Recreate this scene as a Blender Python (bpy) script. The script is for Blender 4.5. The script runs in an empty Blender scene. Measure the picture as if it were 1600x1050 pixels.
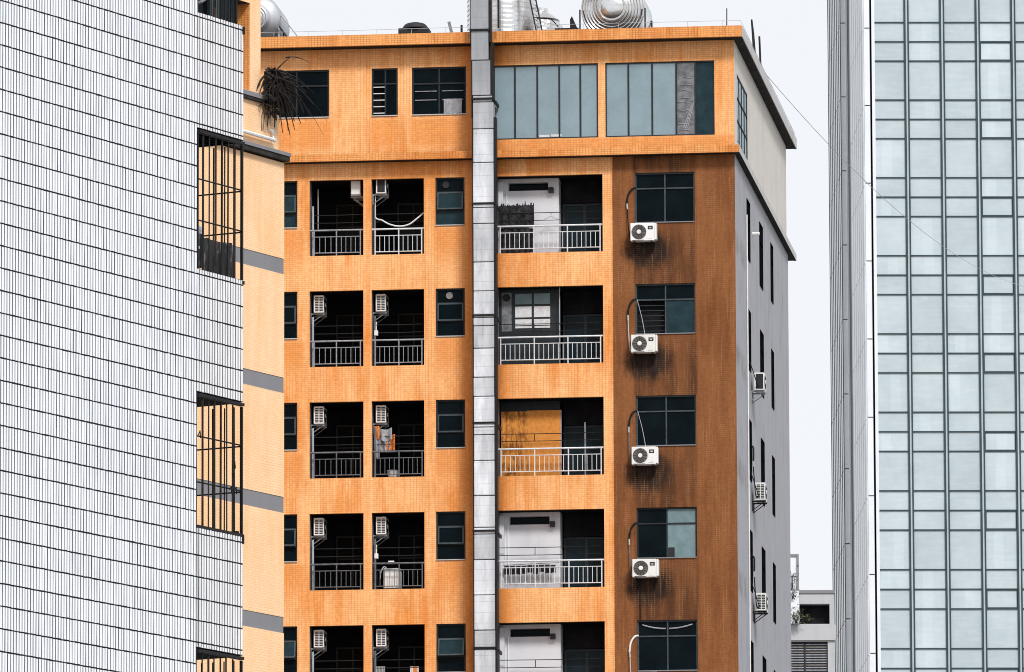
import bpy, bmesh, math, random
from mathutils import Vector, Matrix
random.seed(7)
PI = math.pi
S = bpy.context.scene
COL = S.collection

# ------------------------------------------------------------------ camera
CAM_LOC = Vector((0, 0, 1.7))
F, PITCH, ROLL = 13000.0, math.atan(1955 / 13000), math.radians(.2)
cp, sp = math.cos(PITCH), math.sin(PITCH)
r0, f0, u0 = Vector((1, 0, 0)), Vector((0, cp, sp)), Vector((0, -sp, cp))
cr, sr = math.cos(ROLL), math.sin(ROLL)
r1, u1 = cr * r0 - sr * u0, cr * u0 + sr * r0
cd = bpy.data.cameras.new('camera')
cd.sensor_width = 36
cd.lens = 36 * F / 1600
cd.clip_start, cd.clip_end = 1, 6000
cam = bpy.data.objects.new('camera', cd)
COL.objects.link(cam)
M4 = Matrix((r1, u1, -f0)).transposed().to_4x4()
M4.translation = CAM_LOC
cam.matrix_world = M4
S.camera = cam

# ------------------------------------------------------------------ overcast daylight
SUN_EL, SUN_AZ = math.radians(45), math.radians(22)      # sun behind the camera, a little to the right
w = bpy.data.worlds.new('World')
S.world = w
w.use_nodes = True
nt = w.node_tree
bg = nt.nodes['Background']
sky = nt.nodes.new('ShaderNodeTexSky')
sky.sky_type = 'NISHITA'
sky.sun_disc = False
sky.sun_elevation = SUN_EL
sky.sun_rotation = math.radians(180) - SUN_AZ
mx = nt.nodes.new('ShaderNodeMix')
mx.data_type = 'RGBA'
mx.inputs[0].default_value = .93                         # the cloud sheet covers nearly all of the blue
mx.inputs[7].default_value = (6.2, 6.3, 6.52, 1)
nt.links.new(sky.outputs[0], mx.inputs[6])
nt.links.new(mx.outputs[2], bg.inputs[0])
bg.inputs[1].default_value = .1
sd = bpy.data.lights.new('sun', 'SUN')
sd.energy = 2.0
sd.angle = math.radians(12)
sd.color = (1, .985, .97)
sun = bpy.data.objects.new('sun', sd)
COL.objects.link(sun)
sv = Vector((math.sin(SUN_AZ) * math.cos(SUN_EL), -math.cos(SUN_AZ) * math.cos(SUN_EL), math.sin(SUN_EL)))
sun.rotation_euler = sv.to_track_quat('Z', 'Y').to_euler()
sun.location = (0, 0, 200)
S.view_settings.view_transform = 'Standard'
S.view_settings.look = 'None'
S.view_settings.gamma = 1
S.view_settings.use_curve_mapping = False
S.view_settings.exposure = .58
S.render.engine = 'CYCLES'
S.cycles.filter_width = 1.0
S.cycles.sample_clamp_indirect = 6

# ------------------------------------------------------------------ material helpers
class NB:
    """small node builder"""
    def __init__(s, name):
        s.m = bpy.data.materials.new(name)
        s.m.use_nodes = True
        s.t = s.m.node_tree
        s.b = s.t.nodes['Principled BSDF']
        s._oc = None
    def n(s, k, **kw):
        x = s.t.nodes.new(k)
        for a, v in kw.items():
            setattr(x, a, v)
        return x
    def put(s, sock, v):
        if isinstance(v, bpy.types.NodeSocket):
            s.t.links.new(v, sock)
        elif isinstance(v, (tuple, list)) and sock.type == 'RGBA' and len(v) == 3:
            sock.default_value = (*v, 1)
        else:
            sock.default_value = v
    def math(s, op, a, b=0.0, c=0.0, clamp=False):
        x = s.n('ShaderNodeMath', operation=op, use_clamp=clamp)
        s.put(x.inputs[0], a); s.put(x.inputs[1], b); s.put(x.inputs[2], c)
        return x.outputs[0]
    def mix(s, fac, a, b, mode='MIX'):
        x = s.n('ShaderNodeMix', data_type='RGBA', blend_type=mode)
        s.put(x.inputs[0], fac); s.put(x.inputs[6], a); s.put(x.inputs[7], b)
        return x.outputs[2]
    def ss(s, v, lo, hi):
        x = s.n('ShaderNodeMapRange', interpolation_type='SMOOTHSTEP')
        s.put(x.inputs[0], v); s.put(x.inputs[1], lo); s.put(x.inputs[2], hi)
        return x.outputs[0]
    def oc(s):
        if not s._oc:
            tc = s.n('ShaderNodeTexCoord')
            sp_ = s.n('ShaderNodeSeparateXYZ')
            s.t.links.new(tc.outputs['Object'], sp_.inputs[0])
            s._oc = (tc.outputs['Object'], *sp_.outputs)
        return s._oc
    def vec(s, x, y, z=0.0):
        c = s.n('ShaderNodeCombineXYZ')
        s.put(c.inputs[0], x); s.put(c.inputs[1], y); s.put(c.inputs[2], z)
        return c.outputs[0]
    def noise(s, vec, scale=1.0, detail=4.0, rough=.55):
        x = s.n('ShaderNodeTexNoise')
        s.put(x.inputs['Vector'], vec)
        x.inputs['Scale'].default_value = scale
        x.inputs['Detail'].default_value = detail
        x.inputs['Roughness'].default_value = rough
        return x.outputs[0]
    def bump(s, h, strength=.3, dist=.01):
        x = s.n('ShaderNodeBump')
        x.inputs['Strength'].default_value = strength
        x.inputs['Distance'].default_value = dist
        s.put(x.inputs['Height'], h)
        s.t.links.new(x.outputs[0], s.b.inputs['Normal'])
    def fin(s, col, rough=.7, metal=0.0, spec=.3):
        s.put(s.b.inputs['Base Color'], col)
        s.put(s.b.inputs['Roughness'], rough)
        s.put(s.b.inputs['Metallic'], metal)
        s.put(s.b.inputs['Specular IOR Level'], spec)
        return s.m

def plain(name, col, rough=.6, metal=0.0, spec=.3, var=.12, scale=3.0, island=False):
    """painted / cast surface with gentle uneven tone"""
    b = NB(name)
    o = b.oc()[0]
    n1 = b.noise(o, scale)
    n2 = b.noise(o, scale * 9)
    k = b.math('ADD', b.math('MULTIPLY', n1, .7), b.math('MULTIPLY', n2, .3))
    c = b.mix(b.ss(k, .3, .7), tuple(x * (1 - var) for x in col), tuple(min(1, x * (1 + var)) for x in col))
    return b.fin(c, rough, metal, spec)

PITCHZ = 3.393
HEAD = 43.85

def tile_wall(name, base, deep, grout, tw=.094, th=.062, brown=False, duct=True, stack=True, light_grout=False):
    b = NB(name)
    o, x, y, z = b.oc()
    uu = b.math('ADD', x, y)
    br = b.n('ShaderNodeTexBrick')
    br.offset = 0 if stack else .5
    b.put(br.inputs['Vector'], b.vec(uu, z))
    br.inputs['Scale'].default_value = 1
    br.inputs['Brick Width'].default_value = tw
    br.inputs['Row Height'].default_value = th
    br.inputs['Mortar Size'].default_value = .007
    br.inputs['Mortar Smooth'].default_value = .2
    br.inputs['Color1'].default_value = (0, 0, 0, 1)
    br.inputs['Color2'].default_value = (1, 1, 1, 1)
    br.inputs['Mortar'].default_value = (.5, .5, .5, 1)
    mort = br.outputs['Fac']
    # weathering: long vertical runs, broad patches, fine speckle
    runs = b.noise(b.vec(b.math('MULTIPLY', uu, 3.2), b.math('MULTIPLY', z, .22)), 1, 5, .6)
    fine = b.noise(b.vec(b.math('MULTIPLY', uu, 11.0), b.math('MULTIPLY', z, .9)), 1, 3, .6)
    patch = b.noise(b.vec(b.math('MULTIPLY', uu, .45), b.math('MULTIPLY', z, .4), y), 1, 3, .5)
    k = b.math('ADD', b.math('MULTIPLY', runs, .5), b.math('ADD', b.math('MULTIPLY', fine, .25), b.math('MULTIPLY', patch, .45)))
    k = b.ss(k, .48, .78)
    t = b.math('FLOORED_MODULO', b.math('SUBTRACT', HEAD, z), PITCHZ)
    lower = b.math('LESS_THAN', z, 44.4)
    if duct:
        # rust and drip stain either side of the exhaust duct
        dd = b.math('ABSOLUTE', b.math('ADD', x, 7.55))
        wob = b.math('MULTIPLY', b.noise(b.vec(b.math('MULTIPLY', x, 2.5), b.math('MULTIPLY', z, .35)), 1, 5, .65), .9)
        st = b.ss(b.math('ADD', dd, b.math('SUBTRACT', wob, .45)), 1.3, .35)
        k = b.math('MAXIMUM', k, b.math('MULTIPLY', st, 1.0))
        # drips under the narrow windows
        wn = b.math('MULTIPLY', b.ss(b.math('ABSOLUTE', b.math('ADD', x, 8.64)), .62, .38), b.math('MULTIPLY', b.ss(t, 1.45, 1.6), b.ss(t, 3.3, 1.9)))
        wn2 = b.math('MULTIPLY', b.ss(b.math('ABSOLUTE', b.math('ADD', x, 13.7)), .75, .5), b.math('MULTIPLY', b.ss(t, 1.45, 1.6), b.ss(t, 3.3, 1.9)))
        wn = b.math('MULTIPLY', b.math('MAXIMUM', wn, wn2), lower)
        # drips under the top floor windows
        tz = b.math('MULTIPLY', b.ss(z, 45.8, 45.6), b.ss(z, 44.55, 45.0))
        tw_ = b.math('MAXIMUM', b.ss(b.math('ABSOLUTE', b.math('ADD', x, 8.97)), 1.0, .8),
                     b.math('MAXIMUM', b.ss(b.math('ABSOLUTE', b.math('ADD', x, 10.63)), .5, .35), b.ss(b.math('ABSOLUTE', b.math('ADD', x, 13.33)), 1.2, 1.0)))
        wn = b.math('MAXIMUM', wn, b.math('MULTIPLY', tz, tw_))
        low2 = b.math('MULTIPLY', b.ss(z, 45.02, 44.9), b.math('MULTIPLY', b.ss(z, 44.5, 44.55), b.ss(x, -7.6, -7.2)))
        wn = b.math('MAXIMUM', wn, low2)
        k = b.math('MAXIMUM', k, b.math('MULTIPLY', wn, b.math('ADD', .35, b.math('MULTIPLY', runs, .8))))
    c = b.mix(k, base, deep)
    drip = b.noise(b.vec(b.math('MULTIPLY', uu, 7.0), b.math('MULTIPLY', z, .16), 5.0), 1, 6, .7)
    gate = b.noise(b.vec(b.math('MULTIPLY', uu, .7), b.math('MULTIPLY', z, .6), 9.0), 1, 3, .6)
    c = b.mix(b.math('MULTIPLY', b.ss(drip, .56, .74), b.math('MULTIPLY', b.ss(gate, .42, .66), .5 if stack else .25)), c, grout)
    if duct:
        soot = b.math('MULTIPLY', b.ss(b.math('ADD', dd, b.math('MULTIPLY', wob, .35)), .82, .36), b.math('ADD', .62, b.math('MULTIPLY', b.ss(z, 44.0, 32.0), .3)))
        c = b.mix(soot, c, (.10, .035, .012))
    if brown:
        strip = b.ss(b.math('ABSOLUTE', b.math('ADD', x, 2.13)), 1.0, .9)
        dk = b.math('MULTIPLY', strip, b.math('ADD', .15, b.math('MULTIPLY', runs, .5)))
        c = b.mix(dk, c, (.085, .032, .014))
        # mould spread below each outdoor unit
        ex = b.math('DIVIDE', b.math('ADD', x, 2.66), .92)
        ez = b.math('DIVIDE', b.math('SUBTRACT', t, 2.36), .74)
        rr = b.math('SQRT', b.math('ADD', b.math('MULTIPLY', ex, ex), b.math('MULTIPLY', ez, ez)))
        rr = b.math('ADD', rr, b.math('MULTIPLY', b.math('SUBTRACT', b.noise(b.vec(b.math('MULTIPLY', x, 3), b.math('MULTIPLY', z, 2)), 1, 5, .7), .5), .75))
        m1 = b.math('MULTIPLY', b.ss(rr, 1.02, .5), b.math('MULTIPLY', lower, .95))
        c = b.mix(m1, c, (.012, .010, .009))
        m2 = b.math('MULTIPLY', strip, b.math('MULTIPLY', b.ss(t, 1.5, 2.6), b.ss(runs, .35, .65)))
        c = b.mix(b.math('MULTIPLY', m2, .55), c, (.045, .022, .012))
    tone = b.math('ADD', .9 if stack else .96, b.math('MULTIPLY', b.math('MULTIPLY', br.outputs['Color'], 1.0), .2 if stack else .08))
    c = b.mix(1.0, c, b.vec(tone, tone, tone), 'MULTIPLY')
    gk = b.math('MULTIPLY', mort, b.math('ADD', .16, b.math('MULTIPLY', fine, .9)))
    if light_grout:
        gk = b.math('MULTIPLY', gk, b.ss(b.noise(b.vec(b.math('MULTIPLY', uu, 5.0), b.math('MULTIPLY', z, .8)), 1, 4, .7), .42, .75))
    c = b.mix(gk, c, grout)
    b.bump(b.math('SUBTRACT', 1.0, mort), .35, .006)
    return b.fin(c, .5, 0, .1 if brown else .25)

def concrete(name, col, stain=(.12, .11, .10), amt=.4, spots=False):
    b = NB(name)
    o, x, y, z = b.oc()
    uu = b.math('ADD', x, y)
    runs = b.noise(b.vec(b.math('MULTIPLY', uu, 1.6), b.math('MULTIPLY', z, .18), 2.0), 1, 6, .6)
    n2 = b.noise(o, 1.1, 6, .65)
    n3 = b.noise(o, 24, 3, .6)
    k = b.ss(b.math('ADD', b.math('MULTIPLY', runs, .6), b.math('MULTIPLY', n2, .5)), .5, .85)
    c = b.mix(b.math('MULTIPLY', k, amt), col, stain)
    c = b.mix(b.math('MULTIPLY', n3, .25), c, tuple(v * .65 for v in col))
    if spots:
        t = b.math('FLOORED_MODULO', b.math('SUBTRACT', HEAD, z), PITCHZ)
        sp_ = b.math('MULTIPLY', b.ss(b.math('ABSOLUTE', b.math('SUBTRACT', t, 2.2)), .55, .1), b.math('MULTIPLY', b.ss(y, 4.0, 2.6), b.ss(n2, .35, .6)))
        c = b.mix(b.math('MULTIPLY', sp_, .5), c, (.16, .13, .11))
    b.bump(n3, .15, .01)
    return b.fin(c, .85, 0, .2)

M = {}
M['orange'] = tile_wall('orange mosaic tile', (.96, .515, .225), (.77, .265, .052), (.58, .20, .045))
M['orange_band'] = tile_wall('orange band tile', (.86, .385, .125), (.66, .215, .042), (.24, .08, .018), duct=False)
M['brown'] = tile_wall('brown mosaic tile', (.25, .096, .034), (.165, .057, .019), (.47, .23, .10), brown=True, duct=False, light_grout=True)
M['peach'] = tile_wall('peach strip tile', (.95, .64, .385), (.92, .55, .275), (.80, .43, .20), tw=.22, th=.075, duct=False, stack=False)
M['side_grey'] = concrete('grey painted render', (.385, .385, .41), (.20, .20, .215), .75, True)
M['cream'] = concrete('cream painted render', (.66, .62, .57), (.36, .32, .28), .6)
M['pale_conc'] = concrete('pale concrete', (.55, .54, .53), (.20, .19, .18), .6)
M['far_conc'] = concrete('far concrete', (.50, .50, .51), (.22, .22, .22), .5)
M['band_grey'] = concrete('grey band', (.24, .24, .255), (.15, .15, .16), .5)
M['soffit'] = plain('mouldy soffit concrete', (.035, .033, .032), .9, 0, .1, .4, 4)
M['grout'] = plain('dark tile bedding', (.018, .019, .023), .9, 0, .1, .3, 20)
M['window_black'] = plain('matte black window', (.006, .007, .008), 1, 0, 0, .3, 6)  # matte black side panes and frames that mirror no sky
M['dark_room'] = plain('balcony plaster with painted shade', (.014, .014, .016), .9, 0, .05, .4, 2)  # shade of the unlit interiors painted as a near-black base colour
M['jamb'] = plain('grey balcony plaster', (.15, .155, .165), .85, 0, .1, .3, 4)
M['white_plaster'] = concrete('white balcony plaster', (.70, .70, .73), (.36, .36, .38), .55)
M['glass_dark'] = plain('dark window glass', (.0030, .0068, .0092), .1, 0, .045, .35, 1.5)
M['glass_teal'] = plain('curtained teal glass', (.16, .235, .25), .3, 0, .2, .18, 3)
M['glass_frost'] = plain('grey film glass', (.235, .315, .35), .28, 0, .35, .09, 1.2)
M['glass_brown'] = plain('streaked film glass', (.16, .165, .175), .3, 0, .3, .45, 5)
M['glass_deep'] = plain('deep teal film glass', (.016, .036, .044), .2, 0, .1, .3, 3)
M['glass_door'] = plain('dark sliding door glass', (.010, .019, .024), .25, 0, .1, .3, 3)
M['alu_dark'] = plain('dark anodised frame', (.02, .026, .03), .5, .2, .3, .2, 9)
M['alu_mid'] = plain('weathered grey frame', (.055, .07, .077), .5, .2, .3, .25, 9)
M['rail_light'] = plain('bright steel railing', (.72, .73, .75), .4, .25, .5, .15, 8)
M['rail_mid'] = plain('dull steel railing', (.30, .31, .33), .5, .25, .4, .3, 8)
M['rail_dark'] = plain('dirty steel railing', (.13, .135, .15), .55, .25, .4, .35, 8)
M['black_metal'] = plain('black painted steel', (.012, .012, .013), .6, .2, .3, .3, 10)
M['rust_metal'] = plain('rusty dark steel', (.03, .018, .014), .75, .1, .2, .5, 14)
def enamel():
    b = NB('aged appliance enamel')
    o, x, y, z = b.oc()
    oi = b.n('ShaderNodeObjectInfo')
    r = oi.outputs['Random']
    n = b.noise(b.vec(b.math('MULTIPLY', x, 9), y, b.math('ADD', b.math('MULTIPLY', z, 1.5), b.math('MULTIPLY', r, 40))), 1, 5, .65)
    c = b.mix(r, (.82, .82, .82), (.70, .69, .64))
    c = b.mix(b.math('MULTIPLY', b.ss(n, .5, .8), b.math('ADD', .2, b.math('MULTIPLY', r, .4))), c, (.36, .31, .25))
    return b.fin(c, .42, 0, .4)
M['ac_white'] = enamel()
M['ac_grey'] = plain('dirty fan guard', (.20, .185, .17), .6, 0, .3, .35, 14)
M['ac_dark'] = plain('dark appliance recess', (.02, .02, .022), .6, 0, .3, .2, 8)
M['black_rubber'] = plain('black foam lagging', (.012, .012, .013), .8, 0, .2, .3, 12)
M['white_plastic'] = plain('white plastic', (.78, .77, .75), .45, 0, .4, .1, 6)
M['grey_plastic'] = plain('grey plastic', (.42, .43, .45), .5, 0, .4, .15, 6)
def sheeting():
    b = NB('black sheeting with painted sheen')
    o, x, y, z = b.oc()
    n = b.noise(b.vec(b.math('MULTIPLY', x, 11), y, b.math('MULTIPLY', z, 2.6)), 1, 4, .6)
    c = b.mix(b.ss(n, .52, .72), (.010, .010, .011), (.21, .21, .22))  # grey streaks paint crease highlights into the black
    return b.fin(c, .45, 0, .4)
M['cloth_black'] = sheeting()
M['cloth_white'] = plain('white cloth', (.62, .62, .63), .9, 0, .1, .15, 8)
M['cloth_grey'] = plain('grey cloth', (.33, .33, .35), .9, 0, .1, .25, 8)
M['cloth_orange'] = plain('orange cloth', (.70, .22, .05), .9, 0, .1, .2, 8)
M['mat_dark'] = plain('tattered dark matting', (.03, .03, .032), .9, 0, .1, .8, 7)
M['plant_dry'] = plain('dry dark plant', (.016, .012, .010), .7, 0, .25, .5, 9)
M['leaf_green'] = plain('olive leaves', (.10, .115, .055), .7, 0, .2, .4, 9)
M['asphalt'] = plain('city ground', (.19, .187, .18), .9, 0, .2, .25, .05)
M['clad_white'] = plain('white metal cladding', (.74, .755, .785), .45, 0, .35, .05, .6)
M['clad_brightened'] = plain('brightened flank cladding', (.84, .86, .885), .45, 0, .4, .06, .6)  # same cladding as the front, painted lighter against the flank's shade
M['fin_dark'] = plain('dark cladding joint', (.11, .13, .14), .6, .1, .3, .15, 2)
M['tower_core'] = plain('dark tower recess', (.03, .042, .047), .5, 0, .3, .2, .4)
M['mullion_cap'] = plain('aluminium mullion cap', (.40, .45, .47), .45, .1, .4, .1, 1)
M['mullion'] = plain('dark green mullion', (.032, .058, .064), .45, .2, .35, .15, 1)

def galvanized():
    b = NB('galvanised duct sheet')
    o, x, y, z = b.oc()
    oi = b.n('ShaderNodeObjectInfo')
    v = b.n('ShaderNodeTexVoronoi')
    b.put(v.inputs['Vector'], o)
    v.inputs['Scale'].default_value = 22
    n1 = b.noise(b.vec(b.math('MULTIPLY', x, 3), y, b.math('MULTIPLY', z, .9)), 1.3, 5, .6)
    n2 = b.noise(b.vec(b.math('MULTIPLY', x, 14), y, b.math('MULTIPLY', z, 1.0)), 1, 4, .6)
    c = b.mix(b.ss(n1, .3, .7), (.50, .53, .565), (.72, .745, .785))
    c = b.mix(b.math('MULTIPLY', b.ss(n2, .55, .8), .6), c, (.26, .275, .29))
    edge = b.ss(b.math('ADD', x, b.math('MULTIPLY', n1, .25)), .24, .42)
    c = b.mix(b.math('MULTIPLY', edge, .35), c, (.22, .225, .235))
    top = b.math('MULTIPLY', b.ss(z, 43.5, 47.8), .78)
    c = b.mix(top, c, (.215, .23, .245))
    cr_ = b.math('MULTIPLY', b.math('SUBTRACT', oi.outputs['Random'], .5), .35)
    t_ = b.math('ADD', 1.0, cr_)
    c = b.mix(1.0, c, b.vec(t_, t_, t_), 'MULTIPLY')
    # cross-broken sheet: faint horizontal creases
    cz = b.math('ABSOLUTE', b.math('SUBTRACT', b.math('FRACT', b.math('MULTIPLY', z, 3.1)), .5))
    c = b.mix(b.math('MULTIPLY', b.ss(cz, .035, .01), .35), c, (.2, .21, .22))
    b.bump(n1, .2, .03)
    return b.fin(c, .55, .25, .35)
M['duct'] = galvanized()

def stainless():
    b = NB('stainless steel')
    o, x, y, z = b.oc()
    n1 = b.noise(o, 2.0, 4, .6)
    n2 = b.noise(b.vec(b.math('MULTIPLY', x, .5), b.math('MULTIPLY', y, .5), b.math('MULTIPLY', z, 9)), 1, 3, .6)
    c = b.mix(b.ss(n1, .35, .75), (.80, .80, .80), (.60, .57, .54))
    c = b.mix(b.math('MULTIPLY', b.ss(n2, .5, .75), .45), c, (.42, .40, .39))
    b.bump(n1, .1, .05)
    return b.fin(c, .22, 1, .5)
M['steel'] = stainless()
M['steel_dull'] = plain('dull galvanised tank', (.52, .53, .55), .42, .85, .4, .12, 2)

def white_tile():
    b = NB('white strip tile')
    g = b.n('ShaderNodeNewGeometry')
    oi = b.n('ShaderNodeObjectInfo')
    o, x, y, z = b.oc()
    rnd = b.math('FRACT', b.math('ADD', g.outputs['Random Per Island'], b.math('MULTIPLY', oi.outputs['Random'], 7.3)))
    n1 = b.noise(o, .5, 5, .6)
    n2 = b.noise(b.vec(b.math('MULTIPLY', x, 12), y, b.math('MULTIPLY', z, 1.2)), 1, 5, .65)
    c = b.mix(rnd, (.85, .87, .925), (.89, .905, .95))
    c = b.mix(b.math('MULTIPLY', b.ss(n2, .5, .85), .45), c, (.50, .51, .55))
    c = b.mix(b.math('MULTIPLY', b.ss(n1, .5, .8), .4), c, (.60, .62, .68))
    n3 = b.noise(b.vec(b.math('MULTIPLY', x, 2.2), y, b.math('MULTIPLY', z, .22)), 1, 6, .7)
    c = b.mix(b.math('MULTIPLY', b.ss(n3, .55, .8), .4), c, (.44, .45, .47))
    return b.fin(c, .35, 0, .35)
M['white_tile'] = white_tile()

def bay_tile():
    b = NB('rust streaked white tile')
    o, x, y, z = b.oc()
    g = b.n('ShaderNodeNewGeometry')
    n2 = b.noise(b.vec(b.math('MULTIPLY', x, 7), y, b.math('MULTIPLY', z, .5)), 1, 5, .65)
    n3 = b.noise(b.vec(b.math('MULTIPLY', x, 16), y, b.math('MULTIPLY', z, 1.5)), 1, 4, .65)
    c = b.mix(g.outputs['Random Per Island'], (.80, .80, .82), (.87, .87, .885))
    c = b.mix(b.math('MULTIPLY', b.ss(n2, .52, .78), b.math('MULTIPLY', b.ss(z, 17.5, 19.2), .9)), c, (.46, .335, .28))
    c = b.mix(b.math('MULTIPLY', b.ss(n3, .5, .8), .5), c, (.42, .43, .44))
    # grime close to the left seam of the lower panels
    c = b.mix(b.math('MULTIPLY', b.ss(x, .12, .0), b.math('MULTIPLY', b.ss(z, 15.6, 14.5), .6)), c, (.22, .23, .22))
    return b.fin(c, .4, 0, .35)
M['bay_tile'] = bay_tile()

def tower_glass():
    b = NB('curtain glass with painted sky')
    o, x, y, z = b.oc()
    oi = b.n('ShaderNodeObjectInfo')
    n1 = b.noise(o, .35, 4, .55)
    n2 = b.noise(o, 3.0, 4, .6)
    n3 = b.noise(b.vec(b.math('MULTIPLY', x, .7), y, b.math('MULTIPLY', z, 5)), 1, 2, .5)
    c = b.mix(b.ss(n1, .3, .7), (.455, .52, .55), (.54, .605, .63))  # reflection of the pale sky put into the base colour
    c = b.mix(b.math('MULTIPLY', b.ss(n2, .45, .75), .22), c, (.36, .45, .50))
    c = b.mix(b.math('MULTIPLY', b.ss(n3, .5, .62), .14), c, (.66, .73, .75))
    # blinds and curtains standing behind some panes
    r = oi.outputs['Random']
    edge = b.math('FRACT', b.math('MULTIPLY', b.math('ADD', x, b.math('MULTIPLY', r, 1.87)), .5348))
    cur = b.math('MULTIPLY', b.math('LESS_THAN', edge, .28), b.math('GREATER_THAN', r, .55))
    c = b.mix(b.math('MULTIPLY', cur, .16), c, (.70, .78, .79))
    t_ = b.math('ADD', .93, b.math('MULTIPLY', r, .14))
    c = b.mix(1.0, c, b.vec(t_, t_, t_), 'MULTIPLY')
    return b.fin(c, .3, 0, .3)
M['tower_glass'] = tower_glass()

def ply():
    b = NB('weathered plywood')
    o, x, y, z = b.oc()
    oi = b.n('ShaderNodeObjectInfo')
    n1 = b.noise(b.vec(b.math('MULTIPLY', x, 6), y, b.math('MULTIPLY', z, 2.2)), 1.3, 6, .7)
    n2 = b.noise(o, 9, 4, .6)
    left = b.ss(x, .95, .6)
    c = b.mix(b.ss(n2, .4, .75), (.66, .27, .055), (.56, .19, .03))
    c = b.mix(b.math('MULTIPLY', b.ss(n1, .42, .62), b.math('ADD', .12, b.math('MULTIPLY', left, .75))), c, (.12, .035, .008))
    return b.fin(c, .7, 0, .2)
M['ply'] = ply()

# ------------------------------------------------------------------ mesh helpers
class MB:
    def __init__(s):
        s.v, s.f, s.mi = [], [], []
    def quad(s, pts, mi=0):
        n = len(s.v)
        s.v += [tuple(p) for p in pts]
        s.f.append(tuple(range(n, n + len(pts))))
        s.mi.append(mi)
    def box(s, x0, x1, y0, y1, z0, z1, mi=0):
        if x0 > x1: x0, x1 = x1, x0
        if y0 > y1: y0, y1 = y1, y0
        if z0 > z1: z0, z1 = z1, z0
        n = len(s.v)
        s.v += [(x0, y0, z0), (x1, y0, z0), (x1, y1, z0), (x0, y1, z0), (x0, y0, z1), (x1, y0, z1), (x1, y1, z1), (x0, y1, z1)]
        for q in ((0, 3, 2, 1), (4, 5, 6, 7), (0, 1, 5, 4), (1, 2, 6, 5), (2, 3, 7, 6), (3, 0, 4, 7)):
            s.f.append(tuple(n + i for i in q))
            s.mi.append(mi)
        return s
    def cbox(s, x0, x1, y0, y1, z0, z1, c=.01, mi=0):
        """box with its four vertical-view front edges chamfered"""
        n = len(s.v)
        ring = [(x0 + c, z0), (x1 - c, z0), (x1, z0 + c), (x1, z1 - c), (x1 - c, z1), (x0 + c, z1), (x0, z1 - c), (x0, z0 + c)]
        inner = [(x0 + 2 * c, z0 + c), (x1 - 2 * c, z0 + c), (x1 - c, z0 + 2 * c), (x1 - c, z1 - 2 * c), (x1 - 2 * c, z1 - c), (x0 + 2 * c, z1 - c), (x0 + c, z1 - 2 * c), (x0 + c, z0 + 2 * c)]
        s.v += [(a, y1, b) for a, b in ring] + [(a, y0 + c, b) for a, b in ring] + [(a, y0, b) for a, b in inner]
        for i in range(8):
            j = (i + 1) % 8
            s.f.append((n + i, n + j, n + 8 + j, n + 8 + i)); s.mi.append(mi)
            s.f.append((n + 8 + i, n + 8 + j, n + 16 + j, n + 16 + i)); s.mi.append(mi)
        s.f.append(tuple(n + 16 + i for i in range(8))); s.mi.append(mi)
        s.f.append(tuple(n + i for i in reversed(range(8)))); s.mi.append(mi)
        return s
    def tube(s, pts, r, n=6, mi=0, r1=None):
        pts = [Vector(p) for p in pts]
        base = len(s.v)
        m = len(pts)
        for i, p in enumerate(pts):
            d = (pts[min(i + 1, m - 1)] - pts[max(i - 1, 0)]).normalized()
            a = d.cross(Vector((0, 0, 1)))
            if a.length < 1e-3:
                a = d.cross(Vector((0, 1, 0)))
            a.normalize()
            b = d.cross(a)
            rr = r if r1 is None else r + (r1 - r) * i / (m - 1)
            for k in range(n):
                t = 2 * PI * k / n
                s.v.append(tuple(p + a * (math.cos(t) * rr) + b * (math.sin(t) * rr)))
        for i in range(m - 1):
            for k in range(n):
                k2 = (k + 1) % n
                s.f.append((base + i * n + k, base + i * n + k2, base + (i + 1) * n + k2, base + (i + 1) * n + k)); s.mi.append(mi)
        s.f.append(tuple(base + k for k in reversed(range(n)))); s.mi.append(mi)
        s.f.append(tuple(base + (m - 1) * n + k for k in range(n))); s.mi.append(mi)
        return s
    def lathe(s, prof, n=40, axis='z', c=(0, 0, 0), mi=0):
        """profile of (radius, along-axis)"""
        base = len(s.v)
        for r, h in prof:
            for k in range(n):
                t = 2 * PI * k / n
                if axis == 'z':
                    p = (c[0] + r * math.cos(t), c[1] + r * math.sin(t), c[2] + h)
                elif axis == 'x':
                    p = (c[0] + h, c[1] + r * math.cos(t), c[2] + r * math.sin(t))
                else:
                    p = (c[0] + r * math.cos(t), c[1] + h, c[2] + r * math.sin(t))
                s.v.append(p)
        for i in range(len(prof) - 1):
            for k in range(n):
                k2 = (k + 1) % n
                s.f.append((base + i * n + k, base + i * n + k2, base + (i + 1) * n + k2, base + (i + 1) * n + k)); s.mi.append(mi)
        return s
    def mesh(s, name, mats, smooth=False):
        me = bpy.data.meshes.new(name)
        me.from_pydata(s.v, [], s.f)
        for m in (mats if isinstance(mats, (list, tuple)) else [mats]):
            me.materials.append(M[m] if isinstance(m, str) else m)
        me.polygons.foreach_set('material_index', s.mi)
        if smooth:
            me.polygons.foreach_set('use_smooth', [True] * len(me.polygons))
        bm = bmesh.new()
        bm.from_mesh(me)
        bmesh.ops.recalc_face_normals(bm, faces=bm.faces) if smooth else None
        bm.to_mesh(me)
        bm.free()
        return me
    def build(s, name, mats, parent=None, smooth=False, loc=None, rot=None):
        return piece(name, s.mesh(name, mats, smooth), parent, loc, rot)

def piece(name, me, parent=None, loc=None, rot=None):
    o = bpy.data.objects.new(name, me)
    COL.objects.link(o)
    if parent: o.parent = parent
    if loc is not None: o.location = loc
    if rot is not None: o.rotation_euler = rot
    return o

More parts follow.
